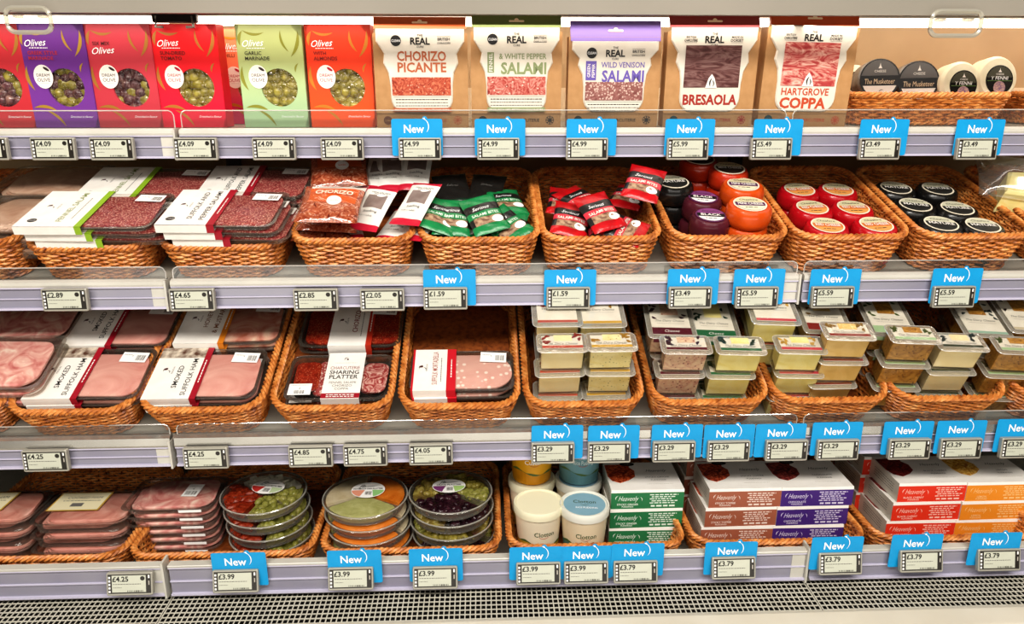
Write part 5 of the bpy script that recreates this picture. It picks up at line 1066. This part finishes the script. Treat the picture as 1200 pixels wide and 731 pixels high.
def white_bag():
    t = thing('snack_bag', 'bag'); W, L, T = .064, .125, .014
    def zone(u, v):
        if v > .91: return FPR
        if v < .12: return FPR
        if .48 < v < .76 and .2 < u < .86: return FGR
        return FW_
    w = pillow(t, W, L, T, zone, seed=3); l = MB()
    for k in range(4): l.dashes(0, .03, 0, .001, GREYINK, frame((0, 0, 0), (1, 0, 0), (0, 1, 0)) if 0 else None, 0) if 0 else None
    l.text('MINI SALAMI', .005, GREYINK, None, .004, L*.83, 0, warp=w, maxw=.04).text('SNACK PACK', .0045, GREYINK, None, .006, L*.79, 0, warp=w, maxw=.03)
    l.add([w(.008+.010*math.cos(q), L*.76+.004*math.sin(q), 0) for q in [2*PI*i/12 for i in range(12)]], [tuple(range(12))], STICK)
    l.text('Snacking', .006, INK, None, .002, L*.38, 0, warp=w, maxw=.035).text('made in Suffolk', .004, GREYINK, None, -.004, L*.28, 0, warp=w, maxw=.03)
    l.build('lettering', t.children[0]); return t
wb = lambda: get('wb', white_bag)
for u, v, h, yaw, pi_, ro, lab in ((423, 269, .115, -17, 16, 0, 'white snack bag with a grey window, left of the two on top'), (474, 263, .122, -20, 16, -6, 'white snack bag with a grey window, right of the two on top'), (408, 282, .098, 14, 4, 0, 'white snack bag under the left one with its red end at the front rim'), (455, 283, .096, -16, 4, -4, 'white snack bag under the gap between the top two'), (478, 281, .098, -30, 8, -10, 'white snack bag at the right rim under the right top one'), (438, 224, .118, -6, 14, 0, 'white snack bag in shadow, left of those at the back'), (460, 223, .122, 6, 16, 0, 'white snack bag in shadow, middle of those at the back'), (484, 222, .120, -4, 18, 0, 'white snack bag in shadow, right of those at the back')):
    soft(wb(), 2, u, v, h, .014, lab, 'bag', 'white snack bags', yaw, pi_, ro)
FO = foilm('bag_orange', '#e2661e', '#d05a18'); CHP = meat('chorizo_pieces', ['#5a2018', '#a04a30', '#c0704e', '#dcb8a0'], 90, 2, rough=.2)
def chorizo_bag():
    t = thing('chorizo_bag', 'bag'); W, L, T = .118, .108, .020
    def zone(u, v):
        if v > .90: return FW_ if u > .12 else CHP
        if v > .48 and .12 < u < .94: return FO
        return CHP
    w = pillow(t, W, L, T, zone, seed=4); l = MB()
    l.text('CHORIZO', .012, mat('cho_ink', '#f6e2cc', .5), None, .004, L*.72, 0, warp=lambda x, y, e: (w(x, y, e)[0], w(x, y, e)[1], w(x, y, e)[2]+.002), w=.075, bold=.03)
    l.build('lettering', t.children[0]); l = MB()
    l.add([w(.008+.015*math.cos(q), L*.50+.013*math.sin(q), 0) for q in [2*PI*i/16 for i in range(16)]], [tuple(range(16))], STICK); l.text('SLICES', .004, FO, None, .008, L*.5, .001, warp=lambda x, y, e: (w(x, y, e)[0], y, w(x, y, e)[2]+.0005))
    l.build('round_badge', t.children[0])
    pillow(t, W*1.06, L*1.05, T*1.12, lambda u, v: CLEAR, 'clear_bag', .003, 8)
    return t
cb = lambda: get('cb', chorizo_bag)
for u, v, h, yaw, pi_, lab in ((381, 260, .128, -4, 12, 'orange labelled chorizo bag on top at the front left'), (382, 271, .110, -7, 6, 'orange labelled chorizo bag second from the top at the front left'), (377, 281, .094, 3, 2, 'orange labelled chorizo bag at the bottom against the front rim'), (398, 218, .118, 8, 20, 'orange labelled chorizo bag in shadow leaning at the back')):
    soft(cb(), 2, u, v, h, .020, lab, 'bag', 'orange chorizo bags', yaw, pi_)
# bagged cheese wedge at the right edge of the second shelf
t = thing('bagged_cheese', 'cheese'); MB().loft([(0, [(-.045, 0), (.05, .0), (.045, .10), (-.03, .09)]), (.045, [(-.04, .004), (.045, .004), (.04, .095), (-.026, .085)]), (.05, [(-.035, .01), (.04, .01), (.035, .09), (-.02, .08)])], CHZ['yellow']).build('cheese_wedge', t)
pillow(t, .17, .16, .075, lambda u, v: CLEARS, 'clear_bag', .004, 5)
place(t, 2, at(2, 1192, 252, .075), -22, 12); tag(t, 'pale yellow cheese wedge in a clear bag at the right edge', 'cheese')

# ---------------------------------------------------------------- light
w = bpy.data.worlds.new('store'); SC.world = w; w.use_nodes = True; nt = w.node_tree; bg = nt.nodes['Background']
bg.inputs[0].default_value = (1, .93, .84, 1); bg.inputs[1].default_value = .05
def area(name, loc, rot, sx, sy, e, col):
    l = bpy.data.lights.new(name, 'AREA'); l.shape = 'RECTANGLE'; l.size = sx; l.size_y = sy; l.energy = e; l.color = col
    o = bpy.data.objects.new(name, l); COL.objects.link(o); o.location = loc; o.rotation_euler = rot
area('store_ceiling_light', (0, -.5, 3.0), (math.radians(38), 0, 0), 3.6, .5, 118, (1, .95, .88))
area('store_ceiling_light_far', (0.2, -2.0, 2.5), (math.radians(68), 0, 0), 4.5, .7, 25, (1, .94, .86))
area('low_front_fill', (0, -1.3, .45), (math.radians(98), 0, 0), 4.5, .9, 24, (1, .95, .87))  # added low fill lamp, brightens the pack fronts that tilt downward
